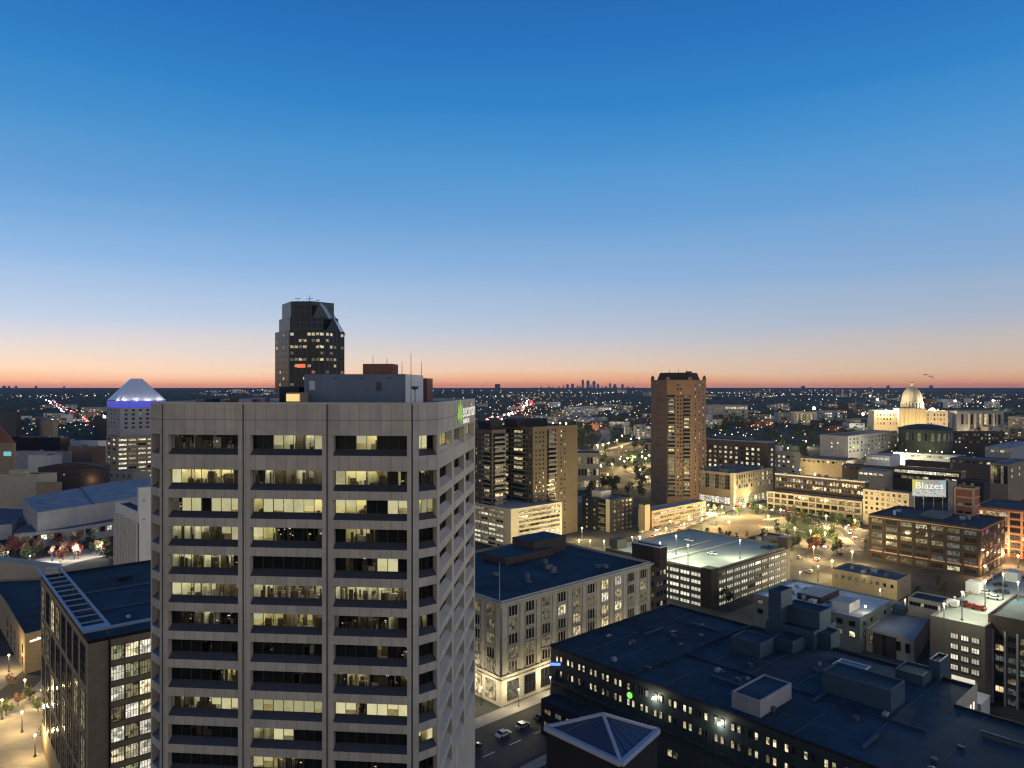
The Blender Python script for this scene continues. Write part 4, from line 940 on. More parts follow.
for p in (A0, A3, A1, A2):
    mb = MB(); c = p + (Vector((sum(q.x for q in cpts) / 6, sum(q.y for q in cpts) / 6)) - p) * .06; mb.box((c.x, c.y, zt), (2.4, 2.4, 2.2), M_orange_brick); mb.lathe((c.x, c.y, zt + 2.2), [(1.6, 0), (0.01, 1.8)], M_brown, 8); mb.build('turret', tb)
for z in (zt - .6, zt - 14.5):
    mb = MB()
    for A, B in ((A0, A1), (A1, A2), (A2, A3)):
        d, n = nface(A, B); mb.prism([A + n * .02, B + n * .02, B + n * .35, A + n * .35], z, z + .7, M_orange_brick)
    mb.build('cornice', tb)
for t in (.25, .5, .72):
    p = ctop[0] + (ctop[3] - ctop[0]) * t; mb = MB(); mb.beam((p.x, p.y, zc), (p.x, p.y, zc + 4), .3, M_steel, .1); mb.build('antenna', tb)
mb = MB(); c = ctop[1] + (ctop[3] - ctop[1]) * .7; mb.box((c.x, c.y, zc), (4, 4, 1.2), M_brown); mb.build('roof_hut', tb)
b = garage('parking_ramp', 'small tan parking ramp with lit levels at the foot of the tall brick tower', 652, 511, 465, 706, 638, M_tan, 4, 2.9, 8, 4, None, base=0, pick=picker(gar=3, hid=3), top=.8, mR=1.5, mL=1.5, edge=1)
block('stair_tower', 'tan brick stair tower beside the small tan ramp and the black apartment block', 'tower', 645, 505, 458, 650, 639, M_tan, M_roof_dark, base=0)

# ------------------------------------------------------------------ cream apartment tower and its parking podium
b = gP = garage('parking_ramp', 'cream parking podium with lit open levels in front of the beige apartment tower', 511, 509.5, 405, 562, 472, M_cream, 8, 2.75, 4, 4, None, base=0, pick=lambda i, j: 'hh.hdGGG'[j] if random.random() < .6 else random.choice('hG.d'), top=1.0, mull=2, mR=6, mL=6, edge=2)
corner_post(b, 5.0, 0, b.z + .2, M_cream, .3)
M_apt = mat('apartment_concrete', (.105, .084, .058), .9, .14, .3); M_apt2 = mat('apartment_brown_concrete', (.105, .078, .06), .9, .14, .3)
b = bApt = block('apartment_tower', 'beige concrete apartment slab with dark balcony stacks, right of the near office tower', 'building', 533, 427, 432, 577.5, 497, M_apt, M_roof_dark, base=0)
zs = zrow(b.z - 3.6, 24, 2.75)
b.W.face(b.C, b.R, zs, 3, 1.2, 1.3, picker(dark=8, dim=2, warm=.8), m0=1, m1=b.lu * .74)
b.W.face(b.C, b.R, zs, 2, 1.2, 1.3, picker(dark=7, dim=3, warm=1.6, white=.6), m0=b.lu * .58, m1=b.lu * .26)
b.W.face(b.L, b.C, zs, 2, 1.3, 1.3, picker(dark=8, dim=2, warm=.8), m0=b.lv * .8, m1=1)
b.W.flush()
balcony_stack(b.C, b.R, b.lu * .31, b.lu * .5, zs, b.root, M_apt2, picker(dark=6, dim=3, warm=1.5))
balcony_stack(b.C, b.L, b.lv * .22, b.lv * .56, zs, b.root, M_concrete_plain, picker(dark=6, dim=3, warm=1.5, cream=.5))
balcony_stack(b.C, b.L, b.lv * .62, b.lv * .95, zs, b.root, M_concrete_plain, picker(dark=6, dim=3, warm=1.5, cool=.4))
roofbox(b, .25, .5, 26, 12, 5, M_darkclad, 'penthouse'); clutter(b, 4, 3)
b2 = block('apartment_tower', 'beige apartment wing half hidden by the office tower, with orange and warm lit balconies', 'building', 492, 430, 425, 506, 470, M_apt2, M_roof_dark, base=0)
zs = zrow(b2.z - 3.6, 23, 2.75)
b2.W.face(b2.L, b2.C, zs, 3, 1.3, 1.3, picker(dark=7, dim=2, warm=1), m0=1, m1=b2.lv * .45); b2.W.flush()
balcony_stack(b2.C, b2.L, 1.2, b2.lv * .38, zs, b2.root, M_concrete_plain, picker(dark=5, dim=3, warm=2, red=.4))
balcony_stack(b2.C, b2.R, b2.lu * .1, b2.lu * .9, zs, b2.root, M_concrete_plain, picker(dark=5, dim=3, warm=2))
roofbox(b2, .5, .4, 9, 12, 5.5, M_darkclad, 'penthouse')

b = block('apartment_building', 'black mid-rise apartments with a cream balcony strip and pale penthouse, left of the brick tower', 'building', 610, 500, 456, 633, 582, M_darkclad, M_roof_mid, base=0)
zs = zrow(b.z - 1.9, 7, 2.95)
b.W.face(b.C, b.R, zs, 5, 1.9, 1.6, picker(dark=4, dim=4, cool=1, white=1.4), 2, 1, M_alu, 2.5, .6)
b.W.face(b.L, b.C, zs, 2, 1.5, 1.5, picker(dark=3, dim=4, cream=2), 2, 1, M_alu, 1, b.lv * .4); b.W.flush()
d, n = nface(b.L, b.C); p = b.L + d * b.lv * .86; q = b.L + d * b.lv * .99
mb = MB(); mb.prism([p + n * .02, q + n * .02, q + n * .2, p + n * .2], 0, b.z + .3, M_cream); mb.build('wall_strip', b.root)
balcony_stack(b.L, b.C, b.lv * .64, b.lv * .84, zs, b.root, M_cream, picker(dark=5, dim=3, warm=1))
roofbox(b, .3, .55, 10, 8, 5, M_grey, 'penthouse'); clutter(b, 3, 1)

# ------------------------------------------------------------------ hospital-like group and long loft block, middle right
b = block('hospital', 'brown brick block with lit square windows and blue-lit roof edge, right of the tall tower', 'building', 768, 442, 610, 775.5, 690, M_darkbrick, M_roof_pale, coping=mat('blue_light_edge_tint', (.2, .28, .42), .6, .1))  # blue light along the roof edge put into the coping colour
zs = zrow(b.z - 7.0, 5, 4.2)
b.W.face(b.L, b.C, zs, 13, 2.6, 2.3, picker(white=4, cream=3, dim=3, dark=2), m0=3, m1=6); b.W.face(b.C, b.R, zs, 1, 4, 2.6, picker(white=5, cream=3), m0=.5, m1=.5); b.W.flush()
roofbox(b, .5, .5, 8, 40, 3, M_bluegrey, 'penthouse')
b = block('hospital', 'beige block of pale windows adjoining the right end of the brown brick hospital', 'building', 796, 452, 640, 800, 772, M_cream, M_roof_mid)
b.W.face(b.L, b.C, zrow(b.z - 5, 4, 4.2), 5, 2.2, 2.0, picker(white=3, cream=3, dim=3, dark=2)); b.W.flush()
roofbox(b, .5, .9, 8, 8, 5, M_white, 'stair_tower')
b = block('hospital', 'glazed lower hospital wing with a tan fascia over a bright ground floor', 'building', 733.6, 473.5, 556, 773, 690, M_tan, M_roof_mid)
z0 = b.z - 1.2
b.W.face(b.L, b.C, [z0 - 6.2], 8, 5.4, 11.5, picker(dim=5, dark=4), 2, 4, M_cream, .6, 3.5); b.W.face(b.C, b.R, [z0 - 2.4, z0 - 6.2, z0 - 10.0], 16, 2.4, 3.0, picker(dark=3, dim=3, cream=2), 1, 1, M_cream, 3.5, .6)
b.W.face(b.L, b.C, [b.base + 4.0], 8, 5.0, 5.0, picker(cream=4, white=4), 2, 1, M_alu, .6, 3.5); b.W.face(b.C, b.R, [b.base + 4.0], 9, 4.4, 5, picker(cream=4, green=4, white=2), 2, 1, M_alu, 3.5, .6); b.W.flush()
roofbox(b, .12, .25, 12, 7, 3, M_bluegrey, 'penthouse'); clutter(b, 6, 15); corner_post(b, 3, b.base, b.z + .2, M_cream, .3)
b = block('loft_building', 'tan stone four-storey block with regular square windows along the lit plaza', 'building', 862, 501.5, 491, 868, 767, M_cream, M_roof_mid)
zs = [b.z - 2.6, b.z - 6.6, b.z - 11.2]
b.W.face(b.L, b.C, zs, 13, 4.6, 2.6, picker(dark=5, dim=4, warm=1.2), 2, 1, M_darkbrick, .8, .8, sill=.3)
b.W.face(b.C, b.R, zs, 1, 2.5, 2.6, picker(dark=5, dim=4)); b.W.flush(); band(b, b.z - .9, b.z - .3, .4, M_cream)
for i in range(14):
    p = b.L + (b.C - b.L).normalized() * max(.5, min(b.lv - .5, b.lv * i / 13)) - U * .15; mb = MB(); mb.box((p.x, p.y, b.base), (.8, .28, b.z - 1.0 - b.base), M_cream, V); mb.build('pilaster', b.root)
b = block('loft_building', 'dark setback storeys with purple lit bays and pale roof edge above the tan block', 'building', 865, 481.5, 500, 869, 775, M_darkbrick, M_roof_dark, coping=M_white, par=1.0)
b.W.face(b.L, b.C, zrow(b.z - 4.2, 2, 4.2), 30, 1.7, 2.6, lambda i, j: random.choice('ppdd') if i in (4, 5, 9, 14, 15, 16, 21) else random.choice('...dddwcC'.replace('C', 'c')), 1, 1, M_alu, 1, 1); b.W.flush(); clutter(b, 10, 21)
b = block('apartment_building', 'pale cream brick building with a dark flat roof, left of the billboard', 'building', 909, 493.5, 462, 914, 863, M_cream_stone, M_roof_dark)
b.W.face(b.L, b.C, zrow(b.z - 2.4, 5, 3.3), 8, 1.5, 1.8, picker(dark=5, dim=3, warm=1.3)); b.W.flush(); clutter(b, 6, 22)
b = block('flat_roof_building', 'low blue-roofed hall with a lit porch behind the tan plaza block', 'building', 846, 461, 690, 862, 797, M_tan, M_roof_mid); b.W.face(b.L, b.C, [b.z - 2.5], 10, 2.5, 2.2, picker(dark=3, dim=3, cream=1)); b.W.flush(); clutter(b, 3, 4)
b = block('flat_roof_building', 'low dark hall with a blue-grey roof in front of the slanted grey office block', 'building', 890, 468, 640, 896, 842, M_darkbrick, M_roof_mid); b.W.face(b.L, b.C, [b.z - 2.6], 8, 2.5, 2, picker(dark=3, dim=3, cream=1)); b.W.flush()
b = block('office_block', 'grey concrete office block with a blank end wall and ribbon windows, middle right', 'office', 848, 436, 800, 897, 820, M_grey, M_roof_dark)
b.W.face(b.C, b.R, zrow(b.z - 4, 4, 4.6), 14, 3.4, 2.2, picker(dark=3, dim=4, cool=2, cream=2)); b.W.face(b.L, b.C, zrow(b.z - 4, 4, 4.6), 2, 2, 2, picker(dim=3, white=2), m0=10, m1=8); b.W.flush()
b = block('school', 'long brown brick building with a row of bright classroom windows below the dark domed hall', 'building', 961, 471.5, 575, 966, 893, M_brown, M_roof_dark, coping=M_tan)
b.W.face(b.L, b.C, [b.z - 3.4], 9, 5.4, 2.6, picker(white=5, cream=3), 3, 1, M_alu, .8, 1.5); b.W.face(b.L, b.C, [b.z - 8], 9, 4.6, 2.6, picker(dark=3, dim=3, cream=1.6), 3, 1, M_alu, .8, 1.5); b.W.flush()
block('penthouse', '', '', 950, 463, 600, 953, 905, M_darkbrick, M_roof_mid, base=b.z - .8, root=b.root, part='penthouse')
b = block('school', 'dark glass-fronted block with a tan pier and wide roof edge near the right border', 'building', 1008, 465, 560, 1030, 990, M_tan, M_roof_mid, coping=M_tan)
b.W.face(b.L, b.C, [b.z - 8], 5, 2.6, 14, picker(dark=5, dim=3), 2, 5, M_alu, .5, .5); b.W.face(b.C, b.R, [b.z - 5, b.z - 10], 3, 4, 3, picker(warm=3, dim=3), 2, 1); b.W.flush()
b = block('flat_roof_building', 'dark glazed stair hall between the school and the tan glass-fronted block', 'building', 984, 482, 520, 990, 957, M_darkclad, M_roof_dark)
b.W.face(b.L, b.C, zrow(b.z - 2.5, 3, 3.6), 6, 2, 1.8, picker(dark=4, dim=3, cream=1.5)); b.W.flush()
b = block('flat_roof_building', 'blue-roofed low building behind the school near the right border', 'building', 1010, 448, 760, 1040, 985, M_grey, M_roof_pale); clutter(b, 4, 5); b.W.face(b.L, b.C, [b.z - 4], 5, 4, 2.5, picker(dim=3, cream=2)); b.W.flush()
b = block('flat_roof_building', 'low dark-blue roofed building between the school and the green-lit trees', 'building', 1000, 461, 680, 1010, 950, M_darkbrick, M_roof_mid); clutter(b, 3, 6); b.W.face(b.L, b.C, [b.z - 3], 7, 3, 2, picker(dim=3, dark=2, white=1)); b.W.flush()
b = block('parking_ramp', 'long pale lit deck beside the green-lit trees, below the dark domed hall', 'parking ramp', 962, 456, 740, 966, 893, M_white, M_pave)
b.W.n = 'opening'; b.W.face(b.L, b.C, [b.z - 3], 12, 4, 2, picker(gar=2, hid=3)); b.W.flush()
b = block('flat_roof_building', 'bright white-lit low building in the lit yard left of the school', 'building', 890, 456, 720, 900, 866, M_white, M_roof_pale); b.W.face(b.L, b.C, [b.z - 3.4], 5, 4, 2.4, picker(white=3, green=1)); b.W.flush()
b = block('flat_roof_building', 'small pale roofed shop in front of the lit yard, left of the school', 'building', 884, 472, 600, 894, 858, M_cream, M_roof_pale); b.W.face(b.L, b.C, [b.z - 2.6], 5, 3, 2, picker(white=2, cream=2, dim=2)); b.W.flush()

# ------------------------------------------------------------------ the capitol and its neighbours
D0 = 1020; zg = T(0, D0) - 0.5
def zpx(py, D): return H - (py - YH) * D / F
M_marble = mat('floodlit_marble', (0.62, 0.55, 0.42), .8, .1, .2); M_marble2 = mat('dome_marble', (0.58, 0.52, 0.38), .8, .1, .2)
c0 = px2w(912, 400, D0); cap = empty('capitol', (c0.x, c0.y, zg), 'floodlit white marble capitol with a tall ribbed dome, upper right', 'building')
b = block('wing', '', '', 948, 411, D0 - 30, 955, 874, M_marble, M_roof_dark, base=zg, root=cap, coping=M_marble, par=1.2, lenR=35, u=Vector((.25, .97)), v=Vector((-.985, .17)))
b.W.face(b.L, b.C, zrow(b.z - 5.5, 3, 6.2), 22, 2.0, 3.4, picker(dark=3, dim=3, warm=4), 1, 1, M_marble, 3, 3); b.W.flush()
b3 = block('portico', '', '', 926, 408.5, D0 - 36, 930, 899, M_marble2, M_roof_dark, base=zg, root=cap, lenR=30, u=Vector((.25, .97)), v=Vector((-.985, .17)), part='portico')
for i in range(7):
    p = b3.L + (b3.C - b3.L) * ((i + .5) / 7); p = p - b3.u * .7; mb = MB(); mb.lathe((p.x, p.y, zg), [(.9, 0), (.75, b3.z - zg - 2)], M_marble2, 10); mb.build('column', cap)
zb = zpx(411, D0); r0 = 9.4 * D0 / F
mb = MB(); mb.lathe((c0.x, c0.y, zb - 5), [(r0 * 1.12, 0), (r0 * 1.12, 7), (r0, 7.2), (r0, 17), (r0 * 1.06, 17.2), (r0 * 1.06, 18.6), (r0 * .97, 18.8)], M_marble2, 32); mb.build('drum', cap)
for i in range(24):
    a = 2 * math.pi * i / 24; mb = MB(); mb.lathe((c0.x + math.cos(a) * r0 * 1.04, c0.y + math.sin(a) * r0 * 1.04, zb + 2.2), [(.7, 0), (.6, 9.6)], M_marble2, 8); mb.build('column', cap)
prof = [(r0 * .97 * math.cos(t), 18.8 + 20.5 * math.sin(t)) for t in [i * R(80) / 10 for i in range(11)]]
mb = MB(); mb.lathe((c0.x, c0.y, zb - 5), prof, M_marble2, 32); dome = mb.build('dome', cap)
mb = MB()
for i in range(16):
    a = 2 * math.pi * i / 16
    for (ra_, za), (rb, zb_) in zip(prof, prof[1:]):
        mb.beam((c0.x + math.cos(a) * ra_, c0.y + math.sin(a) * ra_, zb - 5 + za), (c0.x + math.cos(a) * rb, c0.y + math.sin(a) * rb, zb - 5 + zb_), .9, M_marble)
mb.build('rib', dome)
mb = MB(); mb.lathe((c0.x, c0.y, zb + 33.6), [(3.4, 0), (3.4, .8), (2.4, 1), (2.4, 5.4), (3, 5.6), (2.2, 6.6), (.8, 8.2), (.5, 9.6), (.01, 11.5)], M_marble2, 16); mb.build('lantern', cap)
mb = MB(); mb.ball((c0.x, c0.y, zb + 45.3), .75, mat('gold', (.8, .5, .12), .3, .1, metal=.8)); mb.build('finial', cap)
for s_ in (-1, 1):
    q = Vector((c0.x + s_ * 24, c0.y - 8)); mb = MB(); mb.lathe((q.x, q.y, zb - 3), [(5, 0), (5, 4), (4.4, 5.4), (2.2, 7.4), (.01, 8.4)], M_marble2, 16); mb.build('small_dome', cap)
# floodlights of the capitol: lamps stand on its roof and lawn
def flood(px, py, D, e, z=None, col=(1, .74, .32), r=.6):
    p = px2w(px, py, D); zz = T(p.x, p.y) if z is None else z; ro = empty('floodlight', (p.x, p.y, zz), None, 'floodlight', 'floodlights round the capitol')
    ro['label'] = 'small floodlight aimed at the floodlit marble capitol'
    mb = MB(); mb.beam((p.x, p.y, zz), (p.x, p.y, zz + 2), .3, M_steel); mb.build('post', ro); mb = MB(); mb.ball((p.x, p.y, zz + 2.5), .7, glow('flood_bulb', (1, .85, .5), 6)); h = mb.build('lamp_head', ro); plight(ro, (p.x, p.y, zz + 3.6), e, col, r)
for px_ in (878, 890, 902, 914, 926, 938, 950): flood(px_, 430, 955, 32000, None, (1, .68, .28))
for px_ in (886, 895.5, 929, 938): flood(px_, 400, 1000, 60000, zpx(411, 992) - 1, (1, .82, .5))
M_col = mat('pale_columns', (.55, .5, .42), .8, .1)
b = block('courthouse', 'dark stone courthouse with tall floodlit white columns, right of the capitol', 'building', 1004, 411.5, 985, 1012, 957, M_grey, M_roof_dark, lenR=38, u=Vector((.3, .95)), v=Vector((-.99, .12)))
b.W.face(b.L, b.C, [b.z - 11], 9, 3.2, 14, picker(dim=3, dark=3, warm=1), 1, 1, None, 4, 3); b.W.flush()
for i in range(5):
    p = b.L + (b.C - b.L) * (.26 + .13 * i) - b.u * 1.0; mb = MB(); mb.lathe((p.x, p.y, b.base), [(1.5, 0), (1.3, b.z - b.base - 3)], M_col, 10); mb.build('column', b.root)
q = b.L + (b.C - b.L) * .5 - b.u * 10
for t in (.25, .55, .8): p = b.L + (b.C - b.L) * t - b.u * 9; flood(*pxy((p.x, p.y, b.base)), p.y, 7000, None, (1, .82, .5))
b = block('office_block', 'pale lit stone office wing standing right of the courthouse columns', 'office', 1030, 417, 960, 1040, 1008, M_cream, M_roof_dark); b.W.face(b.L, b.C, zrow(b.z - 4, 3, 5), 6, 2.4, 2.6, picker(dim=3, warm=2)); b.W.flush()
# dark domed hall
p = px2w(925, 423, 870); rt = empty('domed_hall', (p.x, p.y, T(p.x, p.y) - .3), 'dark hall with a low black curved roof and pale colonnade in front of the capitol', 'building')
M_darkhall = mat('dark_grey_stone', (.055, .055, .058), .9, .15, .3); za, r1 = zpx(428.5, 870), 23.5 * 870 / F
mb = MB(); mb.lathe((p.x, p.y, T(p.x, p.y) - .5), [(r1, 0), (r1, za - T(p.x, p.y))], M_darkhall, 40); mb.build('wall', rt)
mb = MB(); mb.lathe((p.x, p.y, za - .5), [(r1 + .8, 0), (r1 + .8, 1.1), (r1 * .9, 2.4), (r1 * .6, 4.6), (r1 * .3, 5.8), (.01, 6.2)], M_roof_dark, 40); mb.build('roof', rt)
W = Wins(rt)
for i in range(11):
    a = R(-160 + 14 * i); q = Vector((p.x + math.cos(a) * (r1 + .02), p.y + math.sin(a) * (r1 + .02))); W.add((q.x, q.y, za - 9), a + math.pi / 2, win_mesh(3, 9, 1, 3, WM[random.choice('d..db')], M_grey))
W.flush()
b = block('office_block', 'long low dark building with many small windows right of the dark domed hall', 'office', 1003, 432, 860, 1012, 950, M_darkbrick, M_roof_mid, lenR=22, u=Vector((.3, .95)), v=Vector((-.99, .12))); b.W.face(b.L, b.C, zrow(b.z - 3.4, 3, 4.4), 14, 2, 2.2, picker(dark=4, dim=4, cream=.8)); b.W.flush()
# distant offices
def far(label, pxl, pxr, top, D, m, rows, cols, pk_, roof=M_roof_dark, cat='office', name='office_block', wh=.55, depth=25, fr=None):
    b = block(name, label, cat, pxr, top, D, 0, pxl, m, roof, u=Vector((.1, 1)), v=Vector((-1, .06)), lenR=depth, par=.6)
    hgt = b.z - b.base - 3; ph_ = hgt / rows
    b.W.n = 'window'; b.W.face(b.L, b.C, [b.z - 2.2 - ph_ * (i + .45) for i in range(rows)], cols, (b.lv - 2) / cols * .72, ph_ * wh, pk_, 1, 1, fr, 1, 1); b.W.flush(); return b
far('far office block with a lit top floor band, just right of the tall brick tower', 708, 748, 405, 1220, M_grey, 4, 14, lambda i, j: 'c' if j == 0 and i > 5 else random.choice('d.db'))
far('far columned beige state office with warm lit bays, left of the bright lamp', 794, 817, 412, 1150, M_marble, 1, 11, picker(dim=4, warm=4), wh=.8)
far('far grey office wing joined to the columned beige state office', 778, 795, 412.5, 1170, M_grey, 3, 7, picker(dim=3, dark=3, cool=2))
far('far office with cold bluish white windows, under the bright lamp', 819, 843, 411, 1180, M_grey, 4, 9, picker(cool=5, white=2, dark=2))
far('white floodlit slab building among dark trees, left of the tall brick tower', 598, 612, 407, 1520, M_white, 4, 4, picker(cream=5, white=4, dim=1), wh=.8)
far('long low white-roofed depot left of the tall brick tower', 625, 652, 427, 980, M_white, 1, 8, picker(dim=4, cool=2))
far('small lone dark tower on the horizon left of the distant skyline', 495, 500, 384, 6200, M_darkclad, 3, 2, picker(dark=4, dim=1))
far('cream low-rise with lit ground floor beside the freeway ramps', 577, 600, 453, 640, M_cream, 3, 7, picker(dim=3, dark=2, warm=2))
far('low pale warehouse beside the freeway under the apartment slab horizon', 548, 572, 412, 1500, M_grey, 1, 6, picker(dim=3, warm=2))
far('far beige block of lit windows beyond the left freeway lights', 850, 872, 419, 1120, M_cream, 3, 6, picker(dim=3, warm=2, cream=2))
far('small dark rowhouse block among the trees right of the brown hospital', 745, 772, 413, 1300, M_brown, 2, 8, picker(dim=3, cream=1))
# ------------------------------------------------------------------ left side
# tall stepped dark tower behind the near one
D0 = 432; wf = empty('skyscraper', (*pp(309, D0), 0), 'tall dark glass skyscraper with stepped crown and roof masts, rising behind the near office tower', 'building')
def zz_(py): return H - (py - YH) * D0 / F
M_wf = mat('dark_bronze_glass', (0.014, 0.022, 0.03), .25, .25, .3, spec=.15, joints=(3.6, 3.75, 1.8, 0, .5)); M_wf2 = mat('bronze_brick_band', (0.10, 0.075, 0.07), .7, .2, .3, joints=(3.0, 3.75, .35, 0, .9))
def poly_px(l): return [pp(px, D) for px, D in l]
tiers = [([(275, 445), (289, 425), (325, 424), (344.5, 440), (343, 470), (277, 472)], 0, 331), ([(279, 447), (290, 428), (323, 427), (338, 440), (336, 466), (281, 468)], 331, 317.5), ([(282, 448), (291, 431), (312, 430), (334, 441), (332, 462), (284, 464)], 317.5, 301.5)]
zprev = 0
for i, (pl, y0, y1) in enumerate(tiers):
    mb = MB(); z1 = zz_(y1); mb.prism(poly_px(pl), zprev, z1, M_wf, M_roof_dark); mb.build('tier', wf); zprev = z1 - .01
M_facet = mat('sky_reflection_tint', (.30, .36, .44), .25, .1, .4, spec=.6)
def gable(l, r, apex, back, zl):                # a pointed glazed gable of the crown: dark front, slopes painted pale as reflected sky
    L_, R_ = pp(*l), pp(*r); A_, B_ = pp(apex[0], apex[2]), pp(back[0], back[2]); za, zb = zz_(apex[1]), zz_(back[1]); mb = MB()
    L2, R2 = L_ + (B_ - A_), R_ + (B_ - A_)
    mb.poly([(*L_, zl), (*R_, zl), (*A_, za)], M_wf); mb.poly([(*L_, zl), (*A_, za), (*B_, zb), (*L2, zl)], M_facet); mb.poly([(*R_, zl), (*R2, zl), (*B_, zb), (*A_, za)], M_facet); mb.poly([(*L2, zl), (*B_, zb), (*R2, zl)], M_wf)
    mb.build('crown_gable', wf)
gable((312.5, 424.5), (329, 430), (319.5, 303.5, 427), (330, 306.5, 446), zz_(319)); gable((325.5, 424), (341, 435), (333.5, 318.5, 428), (339, 320.5, 448), zz_(332.5))
W = Wins(wf); P = poly_px(tiers[0][0])
zs = [zz_(335) - 3.75 * i for i in range(14)]
def wfp(i, j):
    k = {0: 'cWc', 2: 'wcd', 1: 'd.w', 3: '.d.', 4: 'wdd', 5: '..w', 6: 'dr.', 7: 'c.d'}.get(j, '..d'); return random.choice(k + '...'[: (1 if j in (0, 2) else 3)])
W.face(P[1], P[2], zs, 8, 2.0, 1.6, wfp, 1, 1, None); W.face(P[2], P[3], zs, 5, 2.2, 1.6, wfp, 1, 1, None); W.face(P[0], P[1], zs, 4, 2.2, 1.6, picker(dark=6, dim=1, warm=.6), 1, 1, None); W.flush()
q = pp(301, 424); mb = MB(); n = Vector((0, -1)); mb.prism([Vector((q.x - 2.4, q.y - .1)), Vector((q.x + 2.6, q.y - .1)), Vector((q.x + 2.6, q.y - .35)), Vector((q.x - 2.4, q.y - .35))], zz_(368), zz_(364.5), glow('sign_red', (1, .16, .05), 1.1)); mb.build('red_sign', wf)
for px, t, arms in ((309.5, 292, ((zz_(296.5), 2.2),)), (298, 296, ((zz_(296.2), 1.8),)), (303, 298, ()), (318, 297.5, ((zz_(298), 1.3),))):
    p = pp(px, 445); mb = MB(); mb.beam((p.x, p.y, zz_(301.6)), (p.x, p.y, zz_(t)), .4, M_steel, .15)
    for z, w in arms: mb.beam((p.x - w, p.y, z), (p.x + w, p.y, z + .4), .3, M_steel)
    mb.build('antenna', wf)
# pyramid-topped office
D0 = 640; b = block('pyramid_tower', 'grey office tower with glowing metal pyramid roof and blue lit band, at the left', 'building', 120, 401, D0, 166, 107, M_grey, M_roof_dark, base=0, par=.3)
for z0, z1, m, nm in ((b.z - 6.2, b.z - .4, glow('blue_lit_band', (.10, .12, .95), .45), 'blue_band'),):
    mb = MB(); o = .1; mb.prism([b.C - b.v * o, b.R - b.v * o, b.R - b.v * .01, b.C - b.v * .01], z0, z1, m); mb.prism([b.C - b.u * o, b.C - b.u * .01, b.L - b.u * .01, b.L - b.u * o], z0 + .01, z1 - .01, m); mb.build(nm, b.root)
zs = [b.z - 3.2] + zrow(b.z - 8.4, 5, 3.9)
b.W.face(b.C, b.R, zs, 6, 2.6, 2.0, picker(dark=8, dim=1), 1, 1, M_grey, 2, 1); b.W.face(b.L, b.C, zs, 4, 2.6, 2.0, picker(dark=8, dim=2), 1, 1, M_grey, 1, 1)
mid = (b.C + b.F) / 2; apx = 8.5; ze = b.z + 21.5 * D0 / F - 4
mb = MB(); e = [b.C - b.u * -.3, b.R, b.F, b.L]; tp = [mid + (p - mid) * .2 for p in e]; M_pyr = mat('brushed_metal_roof', (.7, .71, .74), .4, .12, .4, metal=.3, joints=(1.5, 50, .8, 0, .05))
zt_ = zpx(378.5, 662)
for i in range(4): j = (i + 1) % 4; mb.poly([(*e[i], b.z + .3), (*e[j], b.z + .3), (*tp[j], zt_), (*tp[i], zt_)], M_pyr, [(0, 0), (30, 0), (18, 22), (12, 22)])
mb.poly([(*p, zt_) for p in tp], M_pyr); mb.build('pyramid_roof', b.root)
for t in (.1, .35, .6, .85):
    p = b.C + (b.R - b.C) * t - b.v * 1.2; ld = plight(b.root, (p.x, p.y, b.z + 2.0), 900, (.95, .92, 1), .4, 'roof_uplight')
p = b.C - b.u * 1.2 + b.v * 12; plight(b.root, (p.x, p.y, b.z + 2.0), 900, (.95, .92, 1), .4, 'roof_uplight')
b.W.flush()
b4 = block('lower_floors', '', '', 117, 437, D0 - 14, 166, 106.5, M_tan, M_roof_dark, base=0, root=b.root, u=b.u, v=b.v, part='lower_block')
W = Wins(b4.root, 'window_band')
W.face(b4.C, b4.R, zrow(b4.z - 3, 9, 4.1), 5, 6.4, 1.8, picker(white=4, cream=3, dim=1.5, dark=1.5), 4, 1, M_alu, .6, .6); W.face(b4.L, b4.C, zrow(b4.z - 3, 9, 4.1), 2, 7, 1.8, picker(white=2, dim=3, dark=2), 4, 1, M_alu, .6, .6); W.flush()

# office with the ladder-like cornice, lower left
hu, hv = Vector((.763, .646)), Vector((-.646, .763))
D0 = 136; c = px2w(90, 640, D0); zL = zpx(632, D0)
b = bL = block('hotel_building', 'tan stone building with tall grouped windows and pale blue open cornice frame, lower left', 'building', 88, 641, D0, 255, 41, M_tan, M_roof_dark, base=0, u=hu, v=hv, par=.6, coping=M_darkclad)
lv, lu = b.lv, b.lu
for zr_, k in ((b.z - 5.6, 0), (b.z - 14.6, 1), (b.z - 23.6, 2), (b.z - 32.6, 3)):
    b.W.face(b.L, b.C, [zr_], 8, lv / 8 * .60, 7.6, picker(dark=5, dim=3, warm=.8), 2, 4, M_alu, .8, 1.2, fw=.15)
zs = zrow(b.z - 3.3, 11, 4.0)
b.W.face(b.C, b.R, zs, 11, (lu - 4.0) / 11 - .1, 2.9, picker(green=2, cream=4, white=3, dim=2, dark=.6), 5, 2, M_alu, 3.75, .3, fw=.1)
b.W.flush()
mb = MB(); d, n = nface(b.C, b.R); mb.prism([b.C + d * 3.44 + n * .02, b.C + d * 3.72 + n * .02, b.C + d * 3.72 + n * .3, b.C + d * 3.44 + n * .3], 0, b.z, M_darkclad); mb.build('pilaster', b.root)
